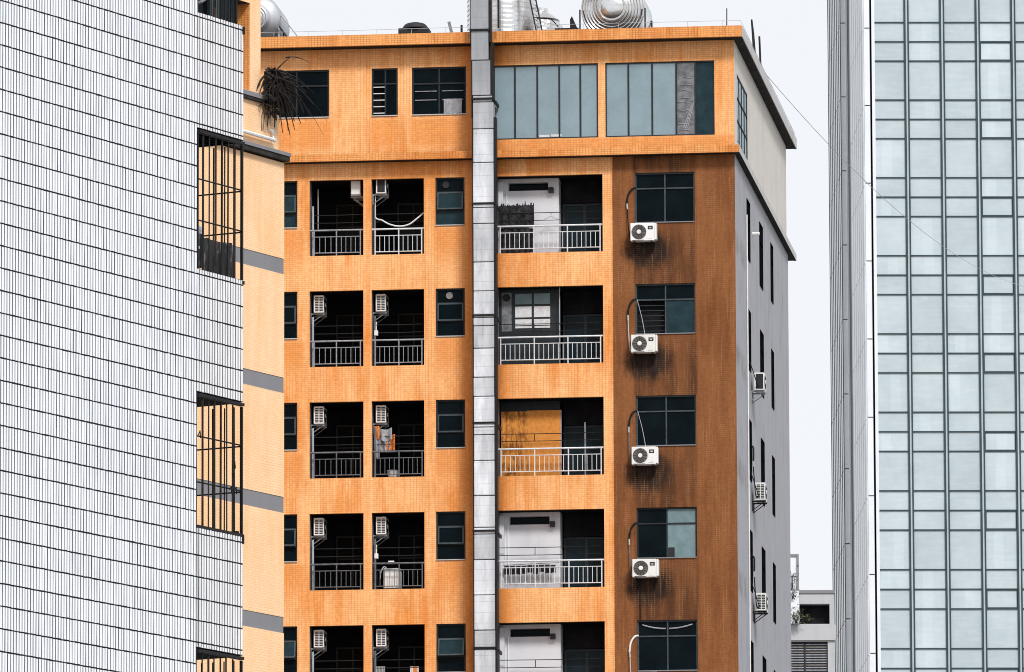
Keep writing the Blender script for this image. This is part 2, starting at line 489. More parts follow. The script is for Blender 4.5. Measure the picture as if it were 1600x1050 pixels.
class Frame:
    def __init__(s, origin, rz):
        s.o = Vector(origin); s.rz = rz
        s.m = Matrix.Translation(s.o) @ Matrix.Rotation(rz, 4, 'Z')
    def w(s, x, y, z):
        return s.m @ Vector((x, y, z))

def thing(name, label, cat, frame=None, loc=(0, 0, 0), rz=0.0, group=None):
    o = bpy.data.objects.new(name, None)
    o.empty_display_size = .3
    COL.objects.link(o)
    if frame:
        o.location = frame.w(*loc); o.rotation_euler = (0, 0, frame.rz + rz)
    else:
        o.location = loc; o.rotation_euler = (0, 0, rz)
    o['label'] = label; o['category'] = cat
    if group: o['group'] = group
    return o

def stuff(o):
    o['kind'] = 'stuff'
    return o

def copy_thing(root, loc, rot, label, group=None):
    r = root.copy(); COL.objects.link(r)
    r.location = loc; r.rotation_euler = rot; r['label'] = label
    if group: r['group'] = group
    for ch in root.children:
        c = ch.copy(); COL.objects.link(c); c.parent = r
        for g in ch.children:
            d = g.copy(); COL.objects.link(d); d.parent = c
    return r

def holed(mb, P, a0, a1, z0, z1, holes, reveal=.12, mi=0, step=None):
    """rectangular wall with rectangular openings; P(a, z, d) gives a point, d = depth into the wall"""
    A = sorted({a0, a1, *[h[0] for h in holes], *[h[1] for h in holes]})
    Z = sorted({z0, z1, *[h[2] for h in holes], *[h[3] for h in holes]})
    A = [a for a in A if a0 <= a <= a1]; Z = [z for z in Z if z0 <= z <= z1]
    for i in range(len(A) - 1):
        for j in range(len(Z) - 1):
            ca, cz = (A[i] + A[i + 1]) / 2, (Z[j] + Z[j + 1]) / 2
            if any(h[0] < ca < h[1] and h[2] < cz < h[3] for h in holes):
                continue
            mb.quad([P(A[i], Z[j], 0), P(A[i + 1], Z[j], 0), P(A[i + 1], Z[j + 1], 0), P(A[i], Z[j + 1], 0)], mi)
    for h in holes:
        d = h[4] if len(h) > 4 else reveal
        b0, b1, c0, c1 = h[:4]
        mb.quad([P(b0, c0, 0), P(b1, c0, 0), P(b1, c0, d), P(b0, c0, d)], mi)
        mb.quad([P(b0, c1, d), P(b1, c1, d), P(b1, c1, 0), P(b0, c1, 0)], mi)
        mb.quad([P(b0, c0, d), P(b0, c1, d), P(b0, c1, 0), P(b0, c0, 0)], mi)
        mb.quad([P(b1, c0, 0), P(b1, c1, 0), P(b1, c1, d), P(b1, c0, d)], mi)
    return mb
PF = lambda a, z, d: (a, d, z)                    # front wall of a frame
def front_at(y): return lambda a, z, d: (a, y + d, z)

# ------------------------------------------------------------------ ground
g = MB()
g.quad([(-3000, -500, 0), (3000, -500, 0), (3000, 5000, 0), (-3000, 5000, 0)])
gr = g.build('ground', 'asphalt')
gr['kind'] = 'structure'
gr['label'] = 'dark city ground far below the buildings'

# ================================================================== main orange apartment block
FM = Frame((6.728, 247.0, 0), -math.radians(6.59))
FB = thing('apartment_building', 'tall orange tiled apartment block with a brown tiled strip and grey side wall', 'building', FM)
DEPTH = 19.35
ROWS = range(5)
head = lambda k: HEAD - PITCHZ * k

COLS = {'A': (-14.2, -13.30, 1.46), 'B1': (-12.93, -11.29, 2.32), 'B2': (-11.04, -9.44, 2.32), 'W': (-9.09, -8.20, 1.48), 'C': (-7.22, -4.01, 2.36)}
holes = []
for k in ROWS:
    for n, (a0, a1, h) in COLS.items():
        holes.append((a0, a1, head(k) - h, head(k), .10 if n in 'AW' else .12))
holed(MB(), PF, 0, 1, 0, 1, [])
mb = MB()
holed(mb, PF, -18, -3.70, 0, 44.36, holes)
mb.build('front_wall', 'orange', FB)
bw_holes = [(-3.03, -1.22, head(k) - 1.54, head(k), .13) for k in ROWS]
mb = MB()
PB = front_at(-.03)
holed(mb, PB, -3.70, 0.0, 0, 44.36, bw_holes)
mb.quad([(-3.70, -.03, 0), (-3.70, -.03, 44.36), (-3.70, 0, 44.36), (-3.70, 0, 0)])
mb.build('brown_wall', 'brown', FB)
TOPW = [(-14.33, -12.33, 45.77, 47.25), (-11.03, -10.23, 45.77, 47.25), (-9.80, -8.14, 45.77, 47.25), (-7.31, -4.13, 44.97, 47.25), (-3.91, -.60, 44.97, 47.25)]
mb = MB()
holed(mb, PF, -18, 0, 44.58, 47.86, TOPW, .09)
mb.build('top_storey_wall', 'orange', FB)
# side walls (plane x = 0, seen at a grazing angle on the right)
PS = lambda a, z, d: (-d, a, z)
side_holes = []
SIDECOL = [(3.95, 5.07, 1.85), (8.43, 9.64, 2.0), (12.53, 13.44, 1.85)]
for k in ROWS:
    for a0, a1, h in SIDECOL:
        side_holes.append((a0, a1, head(k) - .17 - h, head(k) - .17, .03))
mb = MB()
holed(mb, PS, -.03, DEPTH, 0, 44.36, side_holes)
mb.build('side_wall', 'side_grey', FB)
mb = MB()
holed(mb, PS, 0, 18.9, 44.58, 47.86, [(.88, 4.5, 44.9, 47.0, .06)])
mb.build('upper_side_wall', 'cream', FB)
# back and far walls so that the block is closed
mb = MB()
mb.quad([(-18, DEPTH, 0), (-18, DEPTH, 44.36), (0, DEPTH, 44.36), (0, DEPTH, 0)])
mb.quad([(-18, 0, 0), (-18, 0, 44.36), (-18, DEPTH, 44.36), (-18, DEPTH, 0)])
mb.quad([(-18, 18.9, 44.58), (-18, 18.9, 47.86), (0, 18.9, 47.86), (0, 18.9, 44.58)])
mb.quad([(-18, 0, 44.58), (-18, 0, 47.86), (-18, 18.9, 47.86), (-18, 18.9, 44.58)])
mb.build('rear_wall', 'side_grey', FB)
# ledge between the lower storeys and the top storey
LY, LX = -.42, .17
mb = MB(); mb.box(-18, LX, LY, LY + .09, 44.36, 44.58); mb.build('ledge_band', 'orange_band', FB)
mb = MB(); mb.box(-18, LX - .005, LY + .093, 20.6, 44.365, 44.55); mb.build('ledge_slab', 'soffit', FB)
mb = MB(); mb.box(LX - .09, LX, LY + .095, 20.7, 44.372, 44.585); mb.build('ledge_side', 'pale_conc', FB)
# eaves
EY, EX = -.55, .28
mb = MB(); mb.box(-18, EX, EY, EY + .10, 47.86, 48.20); mb.build('eaves_band', 'orange_band', FB)
mb = MB(); mb.box(-18, EX - .005, EY + .103, 19.5, 47.865, 48.12); mb.build('eaves_slab', 'soffit', FB)
mb = MB(); mb.box(EX - .06, EX + .02, EY + .105, 19.6, 47.872, 48.205); mb.build('eaves_side', 'pale_conc', FB)
# inner floor slabs keep the daylight out of the building behind the windows
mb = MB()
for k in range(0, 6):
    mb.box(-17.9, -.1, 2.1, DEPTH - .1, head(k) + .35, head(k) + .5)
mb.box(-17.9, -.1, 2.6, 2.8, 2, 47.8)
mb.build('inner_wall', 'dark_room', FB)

# ---- windows
def window(parent, a0, a1, z0, z1, y, vb, hb, mats, frame='alu_dark', bar=.045, fw=.05, sill=None, P=PF, name='window'):
    """frame with mullions at fractions vb and transoms at fractions hb (from the bottom); mats[row][col] from the top"""
    f = MB()
    def bx(x0, x1, c0, c1, d0, d1):
        q = [P(a, z, d) for a in (x0, x1) for z in (c0, c1) for d in (d0, d1)]
        xs, ys, zs = zip(*q)
        f.box(min(xs), max(xs), min(ys), max(ys), min(zs), max(zs))
    bx(a0, a0 + fw, z0, z1, y - .03, y + .03); bx(a1 - fw, a1, z0, z1, y - .03, y + .03)
    bx(a0 + fw, a1 - fw, z0, z0 + fw, y - .03, y + .03); bx(a0 + fw, a1 - fw, z1 - fw, z1, y - .03, y + .03)
    xs = [a0] + [a0 + (a1 - a0) * v for v in vb] + [a1]
    zs = [z0] + [z0 + (z1 - z0) * h for h in hb] + [z1]
    for x in xs[1:-1]: bx(x - bar / 2, x + bar / 2, z0 + fw, z1 - fw, y - .026, y + .03)
    for z in zs[1:-1]: bx(a0 + fw, a1 - fw, z - bar / 2, z + bar / 2, y - .034, y + .026)
    fo = f.build(name, frame, parent)
    for j in range(len(zs) - 1):
        for i in range(len(xs) - 1):
            m = mats[len(zs) - 2 - j][i]
            if m is None: continue
            p = MB()
            q = [P(a, z, d) for a in (xs[i] + .01, xs[i + 1] - .01) for z in (zs[j] + .01, zs[j + 1] - .01) for d in (y + .0, y + .012)]
            qx, qy, qz = zip(*q)
            p.box(min(qx), max(qx), min(qy), max(qy), min(qz), max(qz))
            p.build('pane', m, fo)
    if sill:
        s_ = MB()
        q = [P(a, z, d) for a in (a0 + .003, a1 - .003) for z in (z0 + .002, z0 + .03) for d in (-.035, y - .035)]
        qx, qy, qz = zip(*q)
        s_.box(min(qx), max(qx), min(qy), max(qy), min(qz), max(qz))
        s_.build('sill', sill, fo)
    return fo

D_, T_ = 'glass_dark', 'glass_teal'
TILT_W = [7, 1.5, 0, 4, 15]
TILT_A = [6, 1.5, 0, 9, 13]
for k in ROWS:
    h = head(k)
    for n, tilt in (('A', TILT_A[k]), ('W', TILT_W[k])):
        a0, a1, hh = COLS[n]
        z0 = h - hh
        fo = window(FB, a0, a1, z0, h, .09, [], [.335, .70], [[D_], [None], ['glass_dark' if k else 'glass_deep']], 'alu_dark', sill='pale_conc', name='toilet_window')
        # awning sash hinged at its top
        zt, zb = z0 + hh * .70, z0 + hh * .335
        s_ = MB()
        ht = zt - zb
        for q in ((a0 + .05, a1 - .05, -.02, .02, -.045, 0), (a0 + .05, a1 - .05, -.02, .02, -ht, -ht + .045), (a0 + .05, a0 + .095, -.02, .02, -ht + .045, -.045), (a1 - .095, a1 - .05, -.02, .02, -ht + .045, -.045)):
            s_.box(*q)
        so = s_.build('awning_sash', 'alu_mid', fo, loc=(0, .055, zt), rot=(math.radians(-tilt), 0, 0))
        p_ = MB(); p_.box(a0 + .08, a1 - .08, -.006, .006, -ht + .03, -.03)
        # third level is the limit: glass of the sash belongs to the same window
        p_.build('sash_pane', 'glass_deep' if k in (0, 4) else D_, fo, loc=(0, .057, zt), rot=(math.radians(-tilt), 0, 0))
        if k == 0 or (k == 1 and n == 'W'):
            v_ = MB()
            v_.lathe([(.0, -.01), (.075, -.01), (.09, -.02), (.105, -.02), (.105, .01)], 18, 'y', ((a0 + a1) / 2 - .13 + (.1 if k else 0), .075, z0 + hh * .855))
            v_.build('extractor_vent', 'ac_dark' if k == 0 else 'ac_grey', fo)
    # windows of the brown strip
    bwm = {0: [[D_, D_], [D_, D_]], 1: [[D_, D_], [None, 'glass_deep']], 2: [[D_, D_], [D_, D_]], 3: [[D_, T_], [D_, T_]], 4: [[D_, D_], [D_, D_]]}[k]
    fo = window(FB, -3.03, -1.22, h - 1.54, h, .10, [.50], [.69], bwm, 'alu_mid' if k != 3 else 'alu_dark', .04, .045, 'band_grey', P=PB, name='bedroom_window')
    if k == 1:
        for i in range(6):
            b_ = MB(); b_.tube([(-2.97, .1, h - 1.42 + i * .155), (-2.16, .1, h - 1.42 + i * .155)], .008, 6)
            b_.build('guard_bar', 'alu_mid', fo)
        b_ = MB(); b_.quad([(-3.0, .35, h - 1.54), (-2.1, .35, h - 1.54), (-2.1, .35, h - .4), (-3.0, .35, h - .4)])
        b_.build('dark_backing', 'dark_room', fo)  # dark sheet in place of the room behind the bars
    if k == 3:
        b_ = MB(); b_.box(-2.09, -1.9, .05, .062, h - 1.48, h - 1.2); b_.build('cardboard_patch', 'ac_dark', fo)
    if k == 4:
        for x0, s in ((-2.88, 1), (-2.08, -1)):
            pts = []
            for i in range(9):
                t = i / 8
                e = t if s > 0 else 1 - t
                pts.append((x0 + .7 * t, .045, h - .13 - .12 * (1 - (1 - e) ** 2)))
            b_ = MB(); b_.tube(pts, .022, 6); b_.build('curtain_hem', 'cloth_grey', fo)

# side wall windows
for k in ROWS:
    for a0, a1, hh in SIDECOL:
        z1 = head(k) - .17
        window(FB, a0, a1, z1 - hh, z1, .012, [.5], [.7], [['window_black'] * 2] * 2, 'window_black', P=PS, name='side_window')
window(FB, .88, 4.5, 44.9, 47.0, .03, [.25, .5, .75], [.33, .66], [['glass_frost'] * 4] * 3, 'alu_dark', .03, P=PS, name='side_window')

# top storey windows
window(FB, *TOPW[0], .07, [.5], [.67], [[D_, D_], [D_, D_]], 'alu_dark', name='top_window', sill='pale_conc')
fo = window(FB, *TOPW[1], .07, [.52], [.68], [[D_, D_], [None, D_]], 'alu_dark', name='top_window', sill='pale_conc')
for i in range(5):
    b_ = MB(); b_.box(-10.98, -10.63, .05, .075, 45.87 + i * .2, 45.895 + i * .2); b_.build('louvre_blade', 'rail_light', fo)
b_ = MB(); b_.quad([(-11.0, .3, 45.77), (-10.6, .3, 45.77), (-10.6, .3, 46.8), (-11.0, .3, 46.8)]); b_.build('dark_backing', 'dark_room', fo)  # dark sheet in place of the room behind the louvre
fo = window(FB, *TOPW[2], .07, [.5], [.66], [[D_, D_], [D_, D_]], 'alu_dark', name='top_window', sill='pale_conc')
for z in (46.52, 46.25):
    for x0, x1 in ((-9.71, -9.05), (-8.88, -8.24)):
        b_ = MB(); b_.box(x0, x1, .045, .062, z - .011, z + .011); b_.build('guard_bar', 'rail_mid', fo)
for (a0, a1, z0, z1), px, gl in ((TOPW[3], [-6.66, -5.98, -5.31, -4.67], ['glass_frost'] * 5),
                                 (TOPW[4], [-3.21, -2.49, -1.76, -1.18], ['glass_frost'] * 3 + ['glass_brown', 'glass_deep'])):
    fo = window(FB, a0, a1, z0, z1, .06, [(x - a0) / (a1 - a0) for x in px], [], [gl], 'alu_dark', .05, .04, name='sunroom_window')
    if a0 < -5:
        b_ = MB(); b_.box(-5.93, -5.62, .035, .05, 45.02, 45.09); b_.build('sill_box', 'cloth_white', fo)
        b_ = MB(); b_.box(-5.58, -5.25, .035, .05, 45.03, 45.10); b_.build('sill_box', 'cloth_white', fo)
    else:
        for i in range(9):
            zz = 45.15 + i * .2 + random.uniform(-.05, .05)
            x0 = -1.72 + random.uniform(0, .12)
            b_ = MB(); b_.tube([(x0, .052, zz), (x0 + .2, .048, zz + random.uniform(-.03, .03)), (x0 + random.uniform(.3, .42), .052, zz + random.uniform(-.05, .06))], .010, 5)
            b_.build('stored_rod', 'cloth_grey', fo)
        for i in range(3):
            b_ = MB(); b_.tube([(-1.55 + i * .06, .048, 45.2), (-1.3 + i * .04, .048, 45.9 + .06 * i)], .012, 5)
            b_.build('stored_rod', 'cloth_grey', fo)

# ---- balconies
def railing(a0, a1, h, posts, nb, mat, zb, bar=.011):
    """posts = x of posts; nb = balusters in each bay"""
    r = MB()
    y = .08
    zt = h - 1.53
    r.tube([(a0 + .005, y, zt), (a1 - .005, y, zt)], .028, 8)
    ro = r.build('balcony_railing', mat, FB)
    for z, rad in ((zt - .20, .014), (h - 2.22, .016)):
        b_ = MB(); b_.tube([(posts[0], y, z), (posts[-1], y, z)], rad, 6); b_.build('rail', mat, ro)
    pm = MB().tube([(0, 0, zb - h), (0, 0, zt - h)], .021, 6).mesh('post', mat)
    bm_ = MB().tube([(0, 0, -2.21), (0, 0, zt - h - .2)], bar, 5).mesh('baluster', mat)
    for p in posts:
        piece('post', pm, ro, (p, y, h))
    for i in range(len(posts) - 1):
        for j in range(nb[i]):
            piece('baluster', bm_, ro, (posts[i] + (posts[i + 1] - posts[i]) * (j + 1) / (nb[i] + 1) + random.uniform(-.006, .006), y, h))
    return ro

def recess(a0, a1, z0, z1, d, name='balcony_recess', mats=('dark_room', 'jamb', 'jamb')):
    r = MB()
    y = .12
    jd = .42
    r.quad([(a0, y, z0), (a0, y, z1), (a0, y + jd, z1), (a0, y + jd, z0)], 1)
    r.quad([(a0, y + jd, z0), (a0, y + jd, z1), (a0, d, z1), (a0, d, z0)], 0)  # same jamb, its deeper part switched to the painted shade
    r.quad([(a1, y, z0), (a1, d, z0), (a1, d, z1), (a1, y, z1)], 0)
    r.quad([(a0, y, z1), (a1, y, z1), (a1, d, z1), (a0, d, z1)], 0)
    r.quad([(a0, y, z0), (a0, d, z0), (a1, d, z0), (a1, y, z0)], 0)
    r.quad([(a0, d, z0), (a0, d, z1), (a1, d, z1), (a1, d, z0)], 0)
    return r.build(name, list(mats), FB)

def drying_rails(a0, a1, h, y, mat, ts=(1.05, 1.28), mid=True):
    for t in ts:
        b_ = MB(); b_.tube([(a0 + .02, y, h - t), ((a0 + a1) / 2, y, h - t - .006), (a1 - .02, y, h - t + .004)], .012, 5); b_.build('drying_rail', mat, FB)
    if mid:
        b_ = MB(); x = a0 + (a1 - a0) * .34
        b_.tube([(x, y - .003, h - ts[0]), (x, y - .003, h - ts[1])], .012, 5); b_.build('drying_rail_tie', mat, FB)

BR = ['rail_mid', 'rail_mid', 'rail_dark', 'rail_dark', 'rail_dark']
for k in ROWS:
    h = head(k)
    for n in ('B1', 'B2'):
        a0, a1, hh = COLS[n]
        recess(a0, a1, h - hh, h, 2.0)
        # sliding door far inside
        window(FB, a0 + .55, a1 - .06, h - hh + .02, h - .45, 1.9, [.5], [.62], [[D_, D_], ['glass_door', 'glass_door'] if k == 0 else [D_, D_]], 'alu_dark', name='balcony_door')
        if k < 4:
            if n == 'B1':
                railing(a0, a1, h, [a0 + .13, a0 + .81, a0 + 1.54], [3, 4], BR[k] if not (k == 1) else 'rail_mid', h - hh)
            else:
                railing(a0, a1, h, [a0 + .10, a0 + .82, a0 + 1.52], [4, 4], 'rail_light' if k == 0 else BR[k], h - hh)
        drying_rails(a0, a1, h, .3, 'alu_dark', (1.03, 1.27), False)
        # grey waste pipe down the left jamb
        b_ = MB(); b_.tube([(a0 + .06, .30, h - hh), (a0 + .06, .30, h - .75)], .035, 8); b_.build('waste_pipe', 'grey_plastic' if n == 'B1' else 'jamb', FB)
        if k == 0 and n == 'B1':
            b_ = MB(); b_.tube([(a0 + .2, .45, h - 1.45), (a0 + .2, .45, h - .2)], .018, 6); b_.build('white_conduit', 'grey_plastic', FB)
    # wide balcony beside the brown strip
    a0, a1, hh = COLS['C']
    z0 = h - hh
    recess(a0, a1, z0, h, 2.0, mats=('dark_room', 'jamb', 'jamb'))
    xm = -5.40
    if k in (0, 3, 4):
        p_ = MB()
        holed(p_, front_at(.55), a0 + .002, xm, z0 + .002, h - .002, [(-6.93, -5.72, h - .37, h - .12, .25)])
        p_.quad([(xm, .55, z0 + .002), (xm, 1.99, z0 + .002), (xm, 1.99, h - .002), (xm, .55, h - .002)])
        p_.build('partition_wall', 'white_plaster', FB)
        b_ = MB(); b_.quad([(-6.93, .78, h - .37), (-5.72, .78, h - .37), (-5.72, .78, h - .12), (-6.93, .78, h - .12)]); b_.build('transom_pane', D_, FB)
        b_ = MB(); b_.box(-5.70, -5.55, .40, .549, h - .46, h - .30); b_.build('meter_box', 'ac_dark', FB)
        b_ = MB(); b_.tube([(a0 + .24, .52, z0 + .05), (a0 + .24, .52, h - .35)], .02, 6); b_.build('wall_pipe', 'white_plastic', FB)
        b_ = MB(); b_.box(a0 + .002, a0 + .14, .40, .549, z0 + .05, h - .1); b_.build('wall_pier', 'white_plaster', FB)
    elif k == 1:
        p_ = MB(); p_.box(a0 + .01, xm, .50, .56, z0 + .003, h - .003); po = p_.build('window_wall', 'alu_dark', FB)
        b_ = MB(); b_.box(a0 + .08, a0 + .38, .485, .499, h - 1.28, h - .10); b_.build('frosted_strip', 'glass_brown', po)
        b_ = MB(); b_.lathe([(0, 0), (.085, 0), (.10, -.015), (.115, -.015), (.115, .02)], 18, 'y', (a0 + .23, .47, h - .25)); b_.build('extractor_vent', 'ac_dark', po)
        for (x0, x1) in ((a0 + .49, a0 + .99), (a0 + 1.06, a0 + 1.55)):
            for (t0, t1), m_ in zip(((.14, .46), (.53, .86), (.92, 1.10), (1.13, 1.19)), ('glass_teal', 'cloth_white', 'cloth_white', 'cloth_white')):
                b_ = MB(); b_.box(x0, x1, .486, .499, h - t1, h - t0); b_.build('pane', m_, po)
        b_ = MB(); b_.tube([(-5.36, .3, z0), (-5.36, .3, h)], .016, 6); b_.build('conduit', 'grey_plastic', FB)
    else:
        p_ = MB(); p_.box(a0 + .01, xm, .70, .76, z0 + .003, h - .003); p_.build('window_wall', 'alu_dark', FB)
        b_ = MB(); b_.tube([(-4.63, .5, z0), (-4.63, .5, h - .7)], .016, 6); b_.build('conduit', 'grey_plastic', FB)
    window(FB, -5.34, a1 - .03, z0 + .02, h - .72, 1.1, [.52], [], [['glass_door', 'glass_door']], 'alu_dark', .09, .06, name='balcony_door')
    b_ = MB(); b_.box(-5.34, a1 - .03, 1.05, 1.15, h - .70, h - .01); b_.build('door_header', 'dark_room', FB)
    if k < 4:
        railing(a0, a1, h, [a0 + .09, a0 + 1.11, a0 + 2.13, a0 + 3.12], [6, 6, 6], 'rail_light', z0)
    drying_rails(a0, a1, h, .25, 'black_metal', (1.10, 1.33) if k != 2 else (1.05, 1.27))

# vertical pipe on the side wall
b_ = MB(); b_.tube([(.04, 3.6, 0), (.04, 3.6, 43.1)], .02, 8); b_.build('downpipe', 'white_plastic', FB)
b_ = MB(); b_.tube([(0, 6.0, 42.9), (.22, 6.0, 42.9)], .05, 8); b_.build('drain_spout', 'white_plastic', FB)

# lightning strip round the roof edge with short holders
b_ = MB()
b_.tube([(-18, EY + .05, 48.36), (-12, EY + .05, 48.345), (-6, EY + .05, 48.37), (EX - .03, EY + .05, 48.36), (EX - .03, 4, 48.35), (EX - .03, 19.5, 48.36)], .007, 5)
lo = b_.build('lightning_strip', 'grey_plastic', FB)
hm = MB().tube([(0, 0, 48.2), (0, 0, 48.36)], .007, 5).mesh('strip_holder', 'grey_plastic')
for i in range(17): piece('strip_holder', hm, lo, (-.3 - i * 1.05, EY + .05, 0))
for i in range(10): piece('strip_holder', hm, lo, (EX - .03, 1 + i * 1.9, 0))

# ================================================================== exhaust duct
DU = thing('exhaust_duct', 'tall square galvanised exhaust duct climbing the orange facade past the roof', 'duct', FM, (-7.52, -.6, 0))
dx, dy = 7.52, .6
seams = [22, 25.6, 28.0, 29.38, 29.95, 31.01, 32.07, 32.84, 33.04, 34.0, 35.06, 35.84, 36.07, 37.0, 37.58, 38.46, 39.14, 39.39, 40.2, 41.08, 42.25, 42.74, 44.11, 45.14, 45.96, 46.16, 47.24, 48.16]
def dl(z): return (-7.82 - .05 * max(0, min(1, (z - 45.9) / 2)), -7.20 - .14 * max(0, min(1, (z - 45.5) / 2)))
for i in range(len(seams) - 1):
    z0, z1 = seams[i], seams[i + 1]
    x0, x1 = dl((z0 + z1) / 2)
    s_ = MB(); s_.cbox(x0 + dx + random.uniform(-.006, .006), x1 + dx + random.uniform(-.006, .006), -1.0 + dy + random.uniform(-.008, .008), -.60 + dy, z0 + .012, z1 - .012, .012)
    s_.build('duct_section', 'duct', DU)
x0, x1 = dl(50)
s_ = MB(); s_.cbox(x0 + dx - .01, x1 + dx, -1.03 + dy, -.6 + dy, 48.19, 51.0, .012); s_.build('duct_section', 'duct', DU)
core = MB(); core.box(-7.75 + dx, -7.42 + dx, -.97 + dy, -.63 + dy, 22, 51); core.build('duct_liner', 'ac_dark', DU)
for z in (25.9, 29.42, 32.94, 36.2, 39.46, 42.86, 46.06, 48.17):
    x0, x1 = dl(z)
    f_ = MB()
    f_.box(x0 + dx - .045, x1 + dx + .045, -1.04 + dy, -1.005 + dy, z - .03, z + .03)
    f_.box(x0 + dx - .045, x0 + dx - .008, -1.004 + dy, -.03 + dy if z < 47 else -.58 + dy, z - .03, z + .03)
    f_.box(x1 + dx + .008, x1 + dx + .045, -1.004 + dy, -.03 + dy if z < 47 else -.58 + dy, z - .03, z + .03)
    f_.build('flange_strap', 'black_metal', DU)
    if z < 47:
        b_ = MB(); b_.box(x1 + dx + .05, x1 + dx + .10, -.75 + dy, .595, z - .12, z - .02); b_.build('wall_bracket', 'black_metal', DU)
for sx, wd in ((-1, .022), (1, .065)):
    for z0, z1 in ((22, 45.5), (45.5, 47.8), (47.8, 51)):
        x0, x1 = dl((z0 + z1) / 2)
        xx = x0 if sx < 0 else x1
        b_ = MB(); b_.box(xx + dx + sx * .009, xx + dx + sx * (.009 + wd), -.985 + dy, -.62 + dy, z0, z1 - .001); b_.build('shade_strip', 'black_metal', DU)  # black strips paint in the shaded gap and dark outline beside the duct
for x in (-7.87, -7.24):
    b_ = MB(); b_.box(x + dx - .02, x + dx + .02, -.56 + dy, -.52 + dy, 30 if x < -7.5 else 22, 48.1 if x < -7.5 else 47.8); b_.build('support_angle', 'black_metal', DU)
b_ = MB(); b_.tube([(-7.06 + dx, -.8 + dy, 48.25), (-7.06 + dx, -.8 + dy, 50.5)], .03, 6); b_.build('guy_post', 'black_metal', DU)

# ================================================================== air conditioners
def make_ac(name='air_conditioner', louvre=True, brk='rail_mid'):
    """origin on the wall, mid width, underside of the body; front faces local -y"""
    t = thing(name, '', 'air conditioner')
    b = MB(); b.cbox(-.39, .34, -.42, -.12, 0, .54, .014)
    bo = b.build('body', 'ac_white', t)
    b = MB(); b.cbox(.342, .40, -.405, -.13, .03, .53, .012); b.build('service_cover', 'ac_white', t)
    b = MB(); b.lathe([(.0, -.428), (.215, -.428), (.225, -.422), (.225, -.41)], 28, 'y', (-.13, 0, .27)); b.build('fan_opening', 'ac_grey', t)
    gd = MB()
    for r in (.06, .085, .11, .135, .16, .185, .212):
        gd.lathe([(r - .004, -.436), (r + .004, -.436), (r + .004, -.43), (r - .004, -.43)], 28, 'y', (-.13, 0, .27))
    for i in range(12):
        a = i * PI / 6
        gd.tube([(-.13 + .05 * math.cos(a), -.434, .27 + .05 * math.sin(a)), (-.13 + .212 * math.cos(a), -.434, .27 + .212 * math.sin(a))], .004, 4)
    gd.build('fan_guard', 'ac_dark', t)
    b = MB(); b.lathe([(0, -.452), (.05, -.452), (.066, -.444), (.066, -.43)], 20, 'y', (-.13, 0, .27)); b.build('fan_hub', 'ac_white', t)
    lb = MB(); lb.box(.14, .29, -.4235, -.42, .34, .45); lo_ = lb.build('maker_plate', 'ac_dark', t)
    l2 = MB()
    l2.box(.165, .265, -.4255, -.424, .405, .412); l2.box(.185, .245, -.4255, -.424, .372, .392)
    l2.build('plate_lettering', 'ac_white', lo_)
    b = MB(); b.box(-.33, .02, -.4225, -.42, .012, .028); b.build('base_slots', 'ac_dark', t)
    b = MB(); b.box(.12, .26, -.4225, -.42, .05, .056); b.build('rating_line', 'ac_grey', t)
    if louvre:
        l = MB()
        for c in range(2):
            for r in range(9):
                y0 = -.395 + c * .13
                l.box(-.394, -.388, y0, y0 + .105, .05 + r * .05, .083 + r * .05)
        l.build('side_grille', 'ac_dark', t)
    else:
        l = MB(); l.box(-.395, -.388, -.39, -.16, .04, .50); l.build('side_grille', 'ac_dark', t)
    for x in (-.28, .24):
        br = MB()
        br.box(x - .02, x + .02, -.43, 0, -.045, -.005)
        br.box(x - .02, x + .02, -.03, 0, -.32, -.045)
        br.tube([(x, -.02, -.30), (x, -.38, -.04)], .014, 5)
        br.build('bracket', brk, t)
    return t
proto = make_ac()
proto2 = make_ac(louvre=False)
proto3 = make_ac(brk='black_metal')
used = set()
def put_ac(x, y, z, rz, label, group, louvre=True):
    p = (proto if group == 'outdoor units hung inside the balconies' else proto3) if louvre else proto2
    rot = (0, 0, FM.rz + rz)
    if p.name in used:
        return copy_thing(p, FM.w(x, y, z), rot, label, group)
    used.add(p.name)
    p.location = FM.w(x, y, z); p.rotation_euler = rot; p['label'] = label; p['group'] = group
    return p
ordn = ['topmost', 'second', 'third', 'fourth', 'lowest']
GB, GL, GS = 'outdoor units on the brown tiled strip', 'outdoor units hung inside the balconies', 'outdoor units on the grey side wall'
brown_acs = []
bl = ['white fan unit below the top brown wall window with patterned panes', 'white fan unit below the brown wall window with a barred left half',
      'white fan unit below the third brown wall window from the top', 'white fan unit below the brown wall window with pale teal right panes',
      'white fan unit cut by the bottom edge under the window with a curtain hem']
for k in ROWS:
    a = put_ac(-2.74, -.03, head(k) - 2.14, 0, bl[k], GB)
    brown_acs.append(a)
